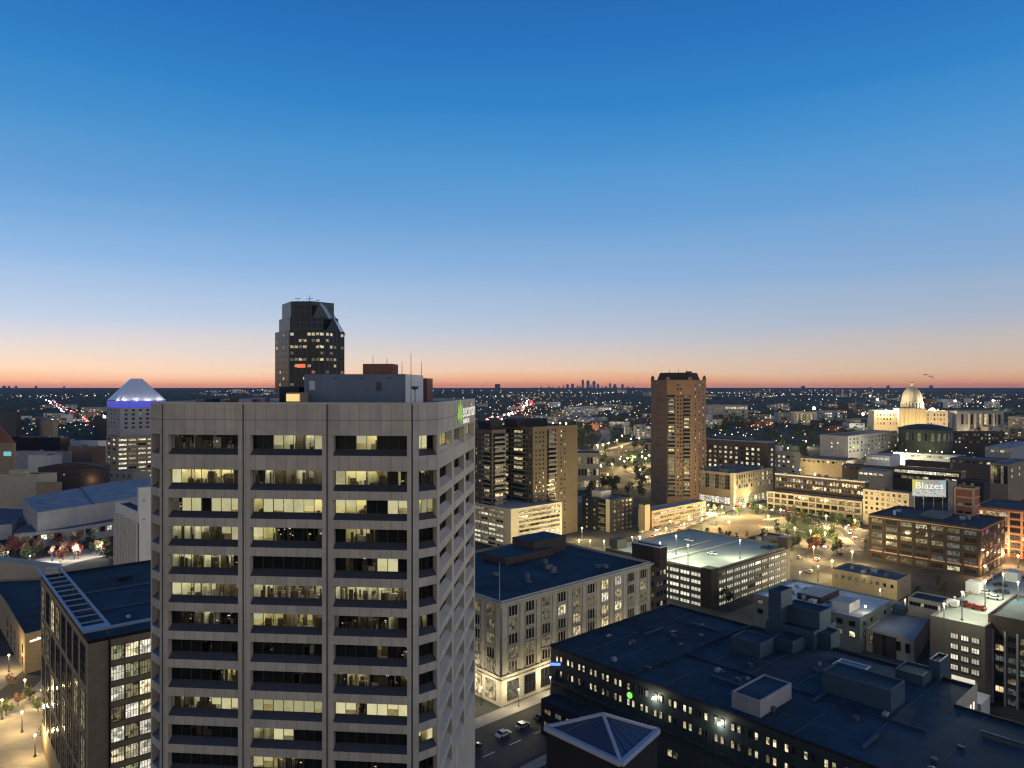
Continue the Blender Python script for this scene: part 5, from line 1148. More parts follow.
# cornice frame: outer and inner beams with cross slats, cantilevered over the left face, then the front edge
zc = zpx(632, 134.5); o1 = 1.0; i1 = -3.4
pa, pb = b.C - hu * o1 - hv * 1.0, b.L - hu * o1 + hv * .4; qa, qb = b.C - hu * i1 - hv * 1.0, b.L - hu * i1 + hv * .4
mb = MB()
for s_, e_ in ((pa, pb), (qa, qb)): mb.prism([s_, e_, e_ + hu * .5, s_ + hu * .5], zc - .35, zc, M_trim)
for i in range(14):
    t = (i + .3) / 13.4; s_ = pa + (pb - pa) * t; e_ = qa + (qb - qa) * t; mb.prism([s_ + hu * .5, e_, e_ + hv * .28, s_ + hu * .5 + hv * .28], zc - .3, zc - .05, M_trim)
r_ = b.R + hu * 2 - hv * 1.0; mb.prism([pa - hv * .02, r_, r_ + hv * .8, pa + hv * .8], zc - .4, zc + .003, M_trim)
pl = pa + hv * .8; mb.prism([pl + hu * .5, pl + hu * 4.4, pl + hu * 4.4 + hv * 2.6, pl + hu * .5 + hv * 2.6], zc - .3, zc - .02, M_trim)
mb.build('cornice_frame', b.root)
for t in (.05, .35, .65, .95):
    for base_, side in ((pa, pb), (qa, qb)):
        p = base_ + (side - base_) * t + hu * .25
        if base_ is pa: continue
        mb = MB(); mb.beam((p.x, p.y, b.z - .6), (p.x, p.y, zc - .36), .2, M_steel); mb.build('frame_post', b.root)
mb = MB()
for t in (.35, .62):
    s_, e_ = on(b, .06, t), on(b, .98, t); mb.beam((s_.x, s_.y, b.z - .45), (e_.x, e_.y, b.z - .45), .28, M_roof_mid)
mb.build('roof_seam', b.root); roofbox(b, .3, .2, .7, .7, .6, M_white); roofbox(b, .5, .75, 3, 2, 1, M_darkclad); roofbox(b, .75, .5, 4, 3, 1.4, M_darkclad)
# low dark-roofed building left of it
b = polyblock('flat_roof_building', 'low yellow-lit building with a sunken dark roof and small white wall sign, lower left', 'building', [(25, 634), (54, 627), (54, 577), (-10, 580), (6, 603)], 13, M_tan, M_roof_dark, par=.9)
b.W.face(b.P[4], b.P[0], [b.z - 6, b.z - 10], 5, 1.8, 2.8, picker(dark=3, dim=3, warm=1.5), 2, 2); b.W.flush()
b.C, b.R = b.P[0], b.P[1]
d, n = nface(b.C, b.R); q = b.C + d * .8 + n * .05; text_obj('Palace', 1.6, (q.x, q.y, b.z - 2.6), d, glow('sign_white_soft', (1, .95, .8), 1.6), 'sign_lettering', b.root) if False else None
mb = MB(); rs = random.Random(2); x = .6
while x < 7.2:                                           # an illegible run of white letters
    w = rs.uniform(.25, .5); p = q + d * (x * .8 + .3); h_ = rs.choice([.55, .7, .95]); mb.box((p.x, p.y, b.z - 3.1 + x * .05), (w, .1, h_), glow('sign_white_soft', (1, .95, .8), 1.4), d); x += w + rs.uniform(.12, .22)
mb.build('sign_lettering', b.root)
strip('plaza_paving', [gp(-20, 580), gp(20, 572), gp(60, 560), gp(115, 548)], 26, M_pave, .08)
b = block('terrace_wall', 'yellow-lit retaining wall below the park trees at the left edge', 'wall', 46, 567, 310, 62, -20, M_cream, M_cream, base=0, par=0, u=U, v=Vector((-.93, .37)))
# white striped hotel
b = block('concrete_building', 'white concrete building with close vertical fins and blank end tower, beside the near tower', 'building', 139, 512.5, 262, 156, 115, M_white, M_roof_dark, base=0, par=1.0)
d, n = nface(b.L, b.C)
mb = MB(); mb.prism([b.L + n * .01, b.C + n * .01, b.C + n * .06, b.L + n * .06], 0, b.z - 4.2, M_glassdark); mb.build('window_wall', b.root)
for i in range(15):
    p = b.L + d * (b.lv * (i + .5) / 15) + n * .4; mb = MB(); mb.box((p.x, p.y, 0), (.75, .66, b.z - 4.0), M_white, d); mb.build('fin', b.root)
bt = block('end_tower', '', '', 139.2, 488, 262, 158, 137.5, M_white, M_roof_dark, base=0, root=b.root, part='end_tower')
for z in (b.z + 4, b.z - 3): 
    p = bt.C + bt.u * 1.6 - bt.v * .06; mb = MB(); mb.box((p.x, p.y, z), (.5, .1, .5), M_joint, bt.u); mb.build('vent', b.root)
# exhibition hall with the big pale roof
hA = Vector((.93, .36)); hB = Vector((-.50, .866))
b = polyblock('exhibition_hall', 'long white-walled hall with a broad pale blue-grey roof, left of the near tower', 'building', [(37.5, 512.5), (113, 501), (172, 490), (172, 475), (110, 482), (23, 498)], 20, M_grey, M_roof_pale, par=.3)
mb = MB(); s_, e_ = b.P[0] + (b.P[1] - b.P[0]) * .72, b.P[5] + (b.P[4] - b.P[5]) * .62; mb.beam((s_.x, s_.y, b.z - .1), (e_.x, e_.y, b.z - .1), .8, M_roof_mid); mb.build('roof_seam', b.root)
b5 = polyblock('canopy_hall', 'low flat entrance hall with two lamplit roof corners, in front of the broad pale-roofed hall', 'building', [(14, 534), (66, 529), (116, 521), (116, 513), (40, 523), (22, 526)], 9, M_grey, M_roof_mid, par=.4)
b5.W.face(b5.P[0], b5.P[1], [5.5], 6, 3, 3, picker(dark=4, dim=3, white=2), 2, 1, M_alu, 2, 2); b5.W.face(b5.P[1], b5.P[2], [5.5], 6, 3, 3, picker(dark=4, dim=3, white=2), 2, 1, M_alu, 2, 2); b5.W.flush()
for px_, py_ in ((58, 523.5), (97, 518)):
    D_ = F * (H - 9) / (py_ - YH); q = px2w(px_, py_, D_); mb = MB(); mb.ball((q.x, q.y, b5.z + 2.2), .45, glow('wall_lamp_bulb', (1, .95, .75), 14)); mb.beam((q.x, q.y, b5.z - .4), (q.x, q.y, b5.z + 1.9), .15, M_steel); w_ = mb.build('roof_lamp', b5.root); plight(w_, (q.x, q.y - .9, b5.z + 2.4), 5000, (.95, .95, .75))
polyblock('flat_roof_building', 'low building with a dark teal roof at the left edge beside the pale-roofed hall', 'building', [(-10, 526), (12, 524), (26, 508), (-10, 507)], 9, M_white, M_roof_mid)
# yellow wall block
b = block('blank_building', 'yellowish blank-walled building with stepped parapet at the left edge', 'building', 39, 474, 520, 57, -30, M_cream, M_roof_dark, base=0, u=hB * -1 if False else Vector((.6, .8)), v=Vector((-.995, .1)))
block('upper_block', '', '', 24, 470, 520, 30, 9, M_cream, M_roof_dark, base=b.z - .5, root=b.root, u=Vector((.6, .8)), v=Vector((-.995, .1)), part='upper_block')
block('blank_building', 'lower tan annex right of the yellowish blank wall', 'building', 55.5, 482.5, 505, 62, 36, M_tan, M_roof_dark, base=0, u=Vector((.6, .8)), v=Vector((-.995, .1)))
# dark hall with barrel roof
b = block('hall', 'dark brick hall with arched roof line and one lit doorway, left middle', 'building', 104, 467, 565, 110, 38, M_darkbrick, M_roof_mid, base=0, u=Vector((.35, .937)), v=Vector((-.99, -.02)))
mb = MB(); n_ = 8
for i in range(n_):
    t0, t1 = i / n_, (i + 1) / n_; f = lambda t: b.z - .3 + 3.6 * math.sin(math.pi * t)
    p, q = b.L + (b.C - b.L) * t0, b.L + (b.C - b.L) * t1; p2, q2 = p + b.u * b.lu, q + b.u * b.lu
    mb.poly([(*p, f(t0)), (*q, f(t1)), (*q2, f(t1)), (*p2, f(t0))], M_roof_mid); mb.poly([(*p, b.z - .8), (*q, b.z - .8), (*q, f(t1)), (*p, f(t0))], M_darkbrick)
mb.build('barrel_roof', b.root); b.W.face(b.L, b.C, [b.z - 6], 14, 1, 1.2, lambda i, j: 'W' if i == 5 else random.choice('d..')); b.W.flush()
q = b.L + (b.C - b.L) * .82 - b.u * 1.2; mb = MB(); mb.ball((q.x, q.y, 4), .5, glow('wall_lamp_bulb', (1, .95, .75), 14)); w_ = mb.build('wall_lamp', b.root); plight(w_, (q.x, q.y - 2.5, b.z - 10), 1300, (1, .75, .35))
b = block('flat_roof_building', 'cream low building with small paired windows and a blue hipped roof, under the pyramid tower', 'building', 133, 471.5, 600, 150, 108, M_cream, M_roof_mid, base=0, par=.2, u=Vector((.985, .17)), v=Vector((-.95, .3)))
b.W.face(b.L, b.C, [b.z - 4], 4, 1.3, 2.2, picker(dark=5)); b.W.flush()
# pale convention-centre roofs
for (px, py, D, r, l, lb) in ((98, 441, 790, 108, 46, 'long pale wedge-roofed hall behind the dark arched hall'), (60, 437.5, 760, 70, 12, 'low dark glass hall with a pale roof edge, far left'),
                              (92, 447, 700, 106, 68, 'orange-lit brick hall with a pale roof right of the pale wedge roofs'), (62, 452, 670, 72, 14, 'broad grey flat-roofed hall with pale walls, far left'), (50, 455.5, 640, 62, 28, 'white boxy roof volume on the left above the arched hall')):
    m = {0: M_white}.get(0); wallm = M_orange_brick if 'orange' in lb else (M_glassdark if 'glass' in lb else M_grey if 'grey' in lb else M_white)
    b = block('exhibition_hall', lb, 'building', px, py, D, r, l, wallm, M_roof_pale, u=Vector((.55, .835)), v=Vector((-.985, .17)), par=.4); clutter(b, 3, int(px))
# brick towers at the left border
b = block('brick_tower', 'tan brick tower with teal lit sign and steep red roof at the left edge', 'tower', 13.5, 443, 560, 16, -20, M_tan, M_redbrick, base=0, u=Vector((.6, .8)), v=Vector((-.995, .1)))
mid = (b.C + b.L) / 2 + b.u * b.lu / 2; e = [b.C, b.R, b.F, b.L]; mb = MB(); zp = zpx(414, 575)
for i in range(4): mb.poly([(*e[i], b.z), (*e[(i + 1) % 4], b.z), (mid.x - 6, mid.y, zp)], M_redbrick)
mb.build('steep_roof', b.root); q = b.C + b.v * 5 - b.u * .15; mb = MB(); mb.box((q.x, q.y, zpx(456, 560)), (6.4, .2, 3.4), glow('sign_teal', (.2, .6, .62), .8), b.v); mb.build('teal_sign', b.root)
b = block('office_block', 'distant brownish slab block at the left border above the pale roofs', 'office', 16, 412, 900, 21, -10, M_darkbrick, M_roof_dark); b.W.face(b.L, b.C, zrow(b.z - 4, 6, 4), 8, 2, 1.6, picker(dark=6, dim=3)); b.W.flush()
b = block('office_block', 'small tan cubic building before the left freeway lights', 'office', 53, 421, 860, 58, 36, M_tan, M_roof_mid)
b = block('flat_roof_building', 'dark building with a bright white lit roof sign left of the pyramid tower', 'building', 106, 417, 900, 110, 94, M_darkbrick, M_roof_dark); q = b.C + b.v * 7 - b.u * .2; mb = MB(); mb.box((q.x, q.y, b.z - 1.5), (14, .3, 3.2), glow('sign_bright', (1, 1, .95), 2.4), b.v); mb.build('lit_sign', b.root)

# ------------------------------------------------------------------ far skyline
rs = random.Random(11)
SK = [(541.5, 1.3, 385.8), (549, 1.6, 386), (559, 1.4, 386.2), (563.5, 1.6, 385.5), (567.5, 2.2, 384), (572.5, 2.4, 383.5), (577.5, 1.8, 385.3), (582.8, 1.9, 379.6), (588, 2.6, 380.5), (587.8, 1, 379.8), (594, 2.6, 381), (598, 2.0, 383.8), (602, 1.6, 386), (606, 2, 386.2), (610, 1.7, 383), (614.8, 3.2, 384), (622.5, 2, 384), (628, 1.6, 386.4), (633, 1.6, 386.5), (553, 1.2, 386.6), (580, 1.5, 385.8), (591, 1.6, 384.5)]
M_sky = mat('skyline_glass', (.05, .055, .07), .5, .2, .01)
wds = ['slim', 'broad', 'tallest', 'stepped', 'low']
for i, (px, w, top) in enumerate(SK):
    D = 13600 + rs.uniform(-300, 500); W_ = 1.12 * w * D / F; c = px2w(px, top, D); root = empty('skyscraper', (c.x, c.y, 60), 'tiny dark skyscraper in the distant city skyline on the horizon', 'building', 'towers of the distant skyline')
    mb = MB(); mb.box((c.x, c.y, 60), (W_, W_ * .8, c.z - 60 - (14 if i % 3 else 40)), M_sky); mb.box((c.x, c.y, c.z - (14 if i % 3 else 40)), (W_ * .6, W_ * .5, 14 if i % 3 else 40), M_sky); mb.build('tower', root)
for px, w, top, D in ((4, 2.5, 386, 7000), (9, 1.6, 386.2, 7000), (16, 1.8, 386, 7200), (36, 1.6, 386, 7200), (64, 1.4, 386.5, 7300), (888, 2.4, 385.7, 7000), (931, 2.6, 385.5, 7000), (803, 3, 386, 7600), (870, 1.4, 386.8, 7600)):
    c = px2w(px, top, D); W_ = w * D / F; root = empty('tower_block', (c.x, c.y, 60), 'small dark block standing up from the wooded horizon', 'building', 'blocks along the wooded horizon'); mb = MB(); mb.box((c.x, c.y, 60), (W_, W_ * .7, c.z - 60), M_sky); mb.box((c.x + W_ * .2, c.y, c.z), (W_ * .3, W_ * .3, 4), M_sky); mb.build('tower', root)

# ------------------------------------------------------------------ trees
def crown_mesh(seed, R_, h, n, m, spread=.9):
    rs = random.Random(seed); mb = MB(); clumps = []
    for i in range(rs.randint(9, 13)):
        a, r, z = rs.uniform(0, 6.28), R_ * spread * math.sqrt(rs.random()) * .75, rs.uniform(.05, .9); clumps.append((Vector((r * math.cos(a) * (1.15 - z * .7), r * math.sin(a) * (1.15 - z * .7), h * z)), R_ * rs.uniform(.28, .48)))
    for i in range(n):
        c, r = rs.choice(clumps); d = Vector((rs.gauss(0, 1), rs.gauss(0, 1), rs.gauss(0, 1))).normalized() * r * rs.uniform(.6, 1.05); p = c + d
        s = R_ * rs.uniform(.07, .15); a = Vector((rs.gauss(0, 1), rs.gauss(0, 1), rs.gauss(0, 1))).normalized(); b_ = a.orthogonal().normalized(); k = a.cross(b_)
        mb.poly([p - b_ * s, p - k * s * .6, p + b_ * s, p + k * s * .6], m)
    return mb.mesh('crown')
def trunk_mesh(h, r):
    mb = MB(); mb.beam((0, 0, -.3), (0, 0, h), r * 2, M_bark, r)
    for i in range(4): a = i * 1.7; mb.beam((0, 0, h * .7), (math.cos(a) * h * .45, math.sin(a) * h * .45, h * 1.25), r, M_bark, r * .3)
    return mb.mesh('trunk')
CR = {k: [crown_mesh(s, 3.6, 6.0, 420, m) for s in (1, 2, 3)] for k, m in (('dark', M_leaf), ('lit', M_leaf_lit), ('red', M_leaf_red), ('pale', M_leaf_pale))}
TR = trunk_mesh(3.0, .22)
CONE = []
mb = MB(); rs = random.Random(5)
for i in range(420):
    z = rs.random(); r = 2.2 * (1 - z) * rs.uniform(.6, 1.05) + .05; a = rs.uniform(0, 6.28); p = Vector((r * math.cos(a), r * math.sin(a), z * 9)); s = .38; dd = Vector((math.cos(a), math.sin(a), -.5)).normalized(); k = dd.cross(Vector((0, 0, 1))).normalized()
    mb.poly([p - dd * s, p - k * s * .5, p + dd * s, p + k * s * .5], M_leaf)
CONE = mb.mesh('crown')
def tree(px, py, kind, s, label, group, name='tree', up=0):
    p = ground(px, py) if not up else None
    root = empty(name, (p.x, p.y, p.z), label, 'tree', group, random.uniform(0, 6.28))
    root.scale = (s, s, s * random.uniform(.9, 1.15))
    t = bpy.data.objects.new('trunk', TR); COL.objects.link(t); t.parent = root
    c = bpy.data.objects.new('crown', CONE if kind == 'cone' else random.choice(CR[kind])); COL.objects.link(c); c.parent = root; c.location = (0, 0, 1.0 if kind == 'cone' else 2.2)
rs = random.Random(21)
for px, py in ((604, 487), (613, 488), (581, 489), (640, 490)): tree(px, py, 'cone', 1.1, 'pointed dark evergreen behind the black apartment block', 'evergreens behind the black apartments', 'conifer_tree')
for i in range(14): tree(rs.uniform(580, 640), rs.uniform(487, 503), 'dark', rs.uniform(1.0, 1.7), 'dark leafy tree in the grove behind the black apartment block', 'grove behind the black apartments')
for i in range(12): tree(rs.uniform(635, 655), rs.uniform(470, 486), 'dark', rs.uniform(.9, 1.5), 'dark tree beside the freeway at the foot of the brick tower', 'trees beside the freeway')
for i in range(24):
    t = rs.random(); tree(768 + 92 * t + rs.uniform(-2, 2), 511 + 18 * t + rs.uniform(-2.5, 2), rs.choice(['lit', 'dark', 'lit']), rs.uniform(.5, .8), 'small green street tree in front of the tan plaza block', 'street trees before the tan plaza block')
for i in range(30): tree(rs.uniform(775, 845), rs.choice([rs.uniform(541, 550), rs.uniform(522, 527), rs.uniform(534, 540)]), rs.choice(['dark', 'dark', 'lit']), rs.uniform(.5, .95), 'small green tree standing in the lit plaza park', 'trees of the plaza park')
for i in range(26): tree(rs.uniform(706, 772), rs.choice([rs.uniform(537, 543), rs.uniform(511, 516), rs.uniform(507, 511)]), rs.choice(['dark', 'dark', 'lit']), rs.uniform(.5, .8), 'small tree along the edge of the bare earth lot', 'trees round the bare lot')
for i in range(20): tree(rs.uniform(580, 648), rs.uniform(448, 474), rs.choice(['dark', 'dark', 'lit']), rs.uniform(.9, 1.4), 'dark tree among the freeway ramps left of the brick tower', 'trees among the freeway ramps')
for i in range(16): tree(rs.uniform(790, 842), rs.uniform(543, 553), rs.choice(['red', 'red', 'dark', 'lit']), rs.uniform(.45, .75), 'small autumn tree with red or green leaves at the edge of the plaza lawn', 'autumn trees by the plaza lawn')
for i in range(14): tree(rs.uniform(756, 812), rs.uniform(436, 462), 'dark', rs.uniform(1.4, 2.2), 'large dark tree in the park behind the brown hospital', 'park trees behind the hospital')
for i in range(14): tree(rs.uniform(708, 752), rs.uniform(424, 437), 'dark', rs.uniform(1.5, 2.4), 'dark tree on the slope right of the tall brick tower', 'trees right of the tall brick tower')
for i in range(14): tree(rs.uniform(568, 590), rs.uniform(430, 449), 'dark', rs.uniform(1.4, 2.2), 'dark tree on the bank beside the apartment slab', 'trees on the freeway bank')
for i in range(14): tree(rs.uniform(604, 650), rs.uniform(418, 436), 'dark', rs.uniform(1.4, 2.2), 'dark tree below the white floodlit slab building', 'trees below the white slab')
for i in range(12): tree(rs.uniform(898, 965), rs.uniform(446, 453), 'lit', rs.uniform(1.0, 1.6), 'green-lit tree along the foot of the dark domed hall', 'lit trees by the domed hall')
for i in range(10): tree(rs.uniform(880, 1020), rs.uniform(433, 441), 'dark', rs.uniform(1.0, 1.6), 'dark tree on the lawn below the capitol', 'trees below the capitol')
for i in range(10): tree(rs.uniform(770, 875), rs.uniform(424, 434), 'dark', rs.uniform(1.3, 2.0), 'dark tree in the strip before the far state offices', 'trees before the state offices')
for i in range(6): tree(rs.uniform(985, 1022), rs.uniform(474, 484), 'dark', rs.uniform(.9, 1.4), 'dark tree beside the tan glass-fronted block at the right', 'trees by the glass-fronted block')
for i in range(42): tree(rs.uniform(-4, 112), 557 + rs.uniform(-13, 6), rs.choice(['pale', 'pale', 'dark', 'red', 'pale']), rs.uniform(.7, 1.05), 'pale or reddish autumn tree in the park at the left edge', 'autumn park trees at the left edge')
tree(728, 606, 'dark', .9, 'small dark tree at the brown corner of the pale-decked parking ramp', None)
for px, py in ((938, 590), (944, 596), (918, 598)): tree(px, py, 'dark', .7, 'small dark tree beside the cream shed', 'trees by the cream shed')
# far woods: one mass nobody could count
def woods():
    rs = random.Random(77); mb = MB(); unit = []
    for i in range(8000):
        D = 900 * (7.5 ** rs.random()); x = rs.uniform(-.82, .82) * D
        if D < 1150 and -.15 * D < x and rs.random() < .65: continue
        r = rs.uniform(4, 8) * (1 + D / 7000); c = Vector((x, D, T(x, D) - 1)); n = 6; sq = max(.22, 1 - D / 4500)
        top = c + Vector((rs.uniform(-.2, .2) * r, 0, sq * r * rs.uniform(.8, 1.15)))
        rings = []
        for k, (rr, zz) in enumerate(((1.0, 0), (.85, .5))):
            rings.append([c + Vector((r * rr * rs.uniform(.75, 1.2) * math.cos(a * 1.047 + k), r * rr * rs.uniform(.75, 1.2) * math.sin(a * 1.047 + k), sq * r * zz * rs.uniform(.8, 1.2))) for a in range(n)])
        for a in range(n):
            e = (a + 1) % n; mb.poly([rings[0][a], rings[0][e], rings[1][e], rings[1][a]], M_leaf); mb.poly([rings[1][a], rings[1][e], top], M_leaf)
    o = mb.build('far_woods'); tag(o, 'dark mass of far woods covering the hills to the horizon', 'woods', kind='stuff')
woods()

# ------------------------------------------------------------------ street lamps
G_warm = glow('street_lamp_globe', (1, .78, .38), 9); G_white = glow('street_lamp_globe_white', (1, .93, .75), 11); G_orange = glow('street_lamp_globe_orange', (1, .55, .18), 9)
POLE = {}
LK = 5.0
def lamp(px, py, label, group, h=8.0, e=2500, g=None, col=(1, .71, .29), r=.5, base=None):
    g = g or G_warm
    if base is None: p = ground(px, py, h)
    else:
        D = F * (H - base - h) / (py - YH); p = px2w(px, py, D); p.z = base
    root = empty('street_lamp', (p.x, p.y, p.z), label, 'street lamp', group)
    if ('p', h) not in POLE:
        mb = MB(); mb.beam((0, 0, -.2), (0, 0, h - .3), .26, M_steel, .14); mb.box((0, 0, 0), (.5, .5, .5), M_steel); POLE[('p', h)] = mb.mesh('pole')
    if ('g', g.name, r) not in POLE:
        mb = MB(); mb.ball((0, 0, 0), r, g, 10, 6); mb.lathe((0, 0, 0), [(r * .5, -r * 1.05), (r * .5, -r * .8)], M_steel, 8); POLE[('g', g.name, r)] = mb.mesh('lamp_globe')
    o = bpy.data.objects.new('pole', POLE[('p', h)]); COL.objects.link(o); o.parent = root
    o = bpy.data.objects.new('lamp_globe', POLE[('g', g.name, r)]); COL.objects.link(o); o.parent = root; o.location = (0, 0, h)
    if e:
        ld = bpy.data.lights.new('lamp_light', 'POINT'); ld.energy = e * LK; ld.color = col; ld.shadow_soft_size = .5
        lo = bpy.data.objects.new('lamp_light', ld); COL.objects.link(lo); lo.parent = root; lo.location = (0, -r - .3, h + .2)
G1 = 'lamps round the lit plaza'
for px, py in ((780.8, 509.7), (826, 516), (854.7, 520), (794.8, 528), (810.6, 531), (825, 533.4), (846, 527.5), (852, 551.7), (813.7, 547), (760, 506), (780, 540), (832, 561), (768, 516)):
    lamp(px, py, 'warm globe street lamp standing round the lit plaza lawn', G1, 7, 5200, r=.5)
for px, py in ((666, 528.6), (670, 521), (684, 524), (689, 516.8), (702, 518.8), (716, 514.6), (702, 512), (715, 508), (740, 503)):
    lamp(px, py, 'warm street lamp on the avenue between the small tan ramp and the bare lot', 'lamps along the avenue by the brick tower', 8, 4000, r=.5)
lamp(729, 522, 'orange lamp on a pole in the bare earth lot', None, 9, 4500, G_orange, (1, .5, .16), .7)
for px, py in ((597.5, 445.5), (603, 444.7), (608.4, 443.4), (617, 440), (621.7, 446.6), (620, 459), (627.5, 458), (624.4, 461.4), (632, 460), (635, 457), (642, 456.3), (645.6, 458.3), (648.8, 455), (646.7, 477), (587.8, 455.6), (622, 435.6), (639, 438), (631, 438.7), (592, 462), (601, 466), (612, 464), (585, 470), (640, 470), (608, 474)):
    lamp(px, py, 'bright warm lamp along the curving freeway ramps left of the brick tower', 'lamps along the freeway ramps', 10, 4200, r=.7)
for px, py in ((502, 419), (509, 421), (516, 423), (523, 424), (530, 424), (537, 423.5), (545, 423.4), (553, 423.4), (560, 423.2), (566, 423.5)):
    lamp(px, py, 'bright warm lamp in the row just above the beige apartment roof', 'lamps above the apartment roof line', 10, 14000, r=1.0)
for k, (px, py, lb) in enumerate(((814, 408.3, 'very bright white mast lamp above the state offices, right of the park trees'), (870, 396, 'bright white mast lamp, left one of the pair left of the capitol dome'), (877.5, 399.5, 'bright white mast lamp, right one of the pair left of the capitol dome'), (955, 401, 'bright white mast lamp right of the capitol dome'), (993, 400.5, 'bright yellowish mast lamp on the far slope near the right border'), (863, 414, 'white mast lamp left of the floodlit capitol front'))):
    lamp(px, py, lb, None, 22, 16000, G_white, (1, .93, .75), 2.0 if k else 2.6)
lamp(866.5, 471, 'bright white lamp above the cream low building left of the school', None, 10, 9000, G_white, (1, .95, .8), 1.1)
for px, py in ((989, 496), (994, 494.5), (999, 493), (1004, 491.5)): lamp(px, py, 'white lamp in the row of four over the deck above the red brick warehouse', 'row of four deck lamps', 5, 1600, G_white, (1, .93, .7), .7)
for px, py in ((25, 680), (9, 655), (22, 712), (42, 690), (2, 700), (35, 735)): lamp(px, py, 'warm post lamp on the pedestrian street at the lower left corner', 'post lamps of the lower left street', 5.5, 950, r=.28)
for px, py in ((1012, 545), (1003, 553), (1018, 556), (985, 566), (996, 546), (1022, 538)): lamp(px, py, 'orange lamp on the street beside the floodlit red brick warehouse', 'orange lamps by the red warehouse', 6, 3300, G_orange, (1, .58, .25), .5)
_C = Vector((px2w(501, 601.4, 206).x, 206))
for q in [_C + U * s_ - V * 3.2 for s_ in (4, 17, 30, 43, 57)] + [_C + V * s_ - U * 3.2 for s_ in (5, 17, 30)]:
    px, py = pxy((q.x, q.y, 5)); lamp(px, py, 'lamp on the pavement at the foot of the cream stone block', 'pavement lamps by the stone block', 5, 560, None, (1, .86, .56), r=.2)
for px, py in ((688, 545), (660, 543), (676, 536), (740, 540), (640, 537)):
    lamp(px, py, 'slim deck lamp on the roof of the concrete ramp with the brown corner', 'deck lamps of the concrete ramp', 8.5, 2900, G_white, (.92, 1, .66), .25, base=gA.z - .98)
for px, py in ((962, 592), (985, 581), (1003, 574), (1018, 582), (944, 604)):
    lamp(px, py, 'slim deck lamp on the floodlit roof of the tan ramp', 'deck lamps of the tan ramp', 8.5, 1700, G_white, (1, 1, .68), .25, base=gE.z - .98)
for px, py in ((8, 552), (30, 556), (52, 550), (78, 548), (100, 545)): lamp(px, py, 'white post lamp among the autumn park trees at the left edge', 'post lamps of the autumn park', 6, 1500, G_white, (1, .9, .75), .22)
G2 = 'lamps of the inner streets'
for px, py in ((868, 458), (876, 462), (884, 459), (872, 466), (890, 464), (880, 454), (896, 460)): lamp(px, py, 'white-yellow lamp in the lit yard left of the long school building', 'lamps of the lit yard', 8, 6000, G_warm, (1, .86, .5), .6)
for px, py in ((906, 450), (918, 451), (930, 451), (942, 452), (954, 452)): lamp(px, py, 'green-tinged lamp among the trees at the foot of the dark domed hall', 'lamps among the lit trees', 6, 800, G_warm, (.85, 1, .35), .5)
for px, py in ((708, 505), (722, 507), (746, 500), (756, 497), (734, 508)): lamp(px, py, 'warm lamp at the entrance of the glazed lower hospital wing', 'lamps at the hospital entrance', 6, 4500, G_warm, (1, .84, .42), .4)
for px, py in ((582, 528), (579, 540), (590, 541), (604, 541), (618, 540), (632, 537)): lamp(px, py, 'warm lamp on the street at the foot of the black apartment block', 'lamps below the black apartments', 7, 3600, G_warm, (1, .8, .38), .35)
for px, py in ((480, 553), (500, 556), (520, 552), (544, 548), (562, 545)): lamp(px, py, 'warm lamp on the street below the cream parking podium', 'lamps below the parking podium', 7, 1600, G_warm, (1, .8, .38), .3)
for px, py in ((800, 572), (818, 566), (850, 566), (880, 590), (905, 600), (920, 605), (864, 578)): lamp(px, py, 'warm lamp in the back lane among the low roofs below the plaza', 'lamps of the back lanes', 7, 1200, G_warm, (1, .84, .45), .3)
for px, py in ((660, 470), (700, 486), (784, 476), (800, 470), (815, 474), (840, 470), (700, 462), (788, 448), (806, 441), (770, 452)): lamp(px, py, 'warm lamp in the streets between hospital and grey office block', 'lamps between hospital and offices', 8, 5500, G_warm, (1, .82, .42), .6)
rs = random.Random(31)
FW = [M_cream, M_tan, M_grey, M_darkbrick, M_redbrick, M_white]
n_ = 0
for x0, x1, y0, y1, n in ((480, 655, 404, 424, 22), (578, 650, 425, 438, 6), (708, 870, 406, 432, 26), (860, 1024, 397, 409, 16), (960, 1024, 420, 440, 10), (4, 100, 408, 426, 16), (200, 280, 391, 396, 8), (480, 1000, 393, 400, 24)):
    for _ in range(n):
        g_ = ground(rs.uniform(x0, x1), rs.uniform(y0, y1)); w, dp_, h_ = rs.uniform(14, 46), rs.uniform(12, 26), rs.choice([6, 7, 9, 12, 16]); m = rs.choice(FW); a = rs.choice([0, .1, .73, -.6])
        d = Vector((math.cos(a), math.sin(a))); e = Vector((-d.y, d.x))
        root = empty('low_building', (g_.x, g_.y, g_.z), 'small distant flat-roofed building among the trees towards the horizon', 'building', 'distant low buildings')
        c = Vector((g_.x, g_.y)); mb = MB(); mb.prism([c - d * w / 2 - e * dp_ / 2, c + d * w / 2 - e * dp_ / 2, c + d * w / 2 + e * dp_ / 2, c - d * w / 2 + e * dp_ / 2], g_.z - 3, g_.z + h_, m, rs.choice([M_roof_dark, M_roof_mid, M_roof_pale])); mb.build('wall', root)
        W = Wins(root); A, B = c - d * w / 2 - e * dp_ / 2, c + d * w / 2 - e * dp_ / 2
        W.face(A, B, [g_.z + h_ - 2.2 - 3.4 * k for k in range(max(1, int(h_ / 4)))], max(2, int(w / 7)), 3, 1.8, picker(dark=4, dim=3, warm=2, cream=1.4, white=.8), 1, 1, None); W.flush()
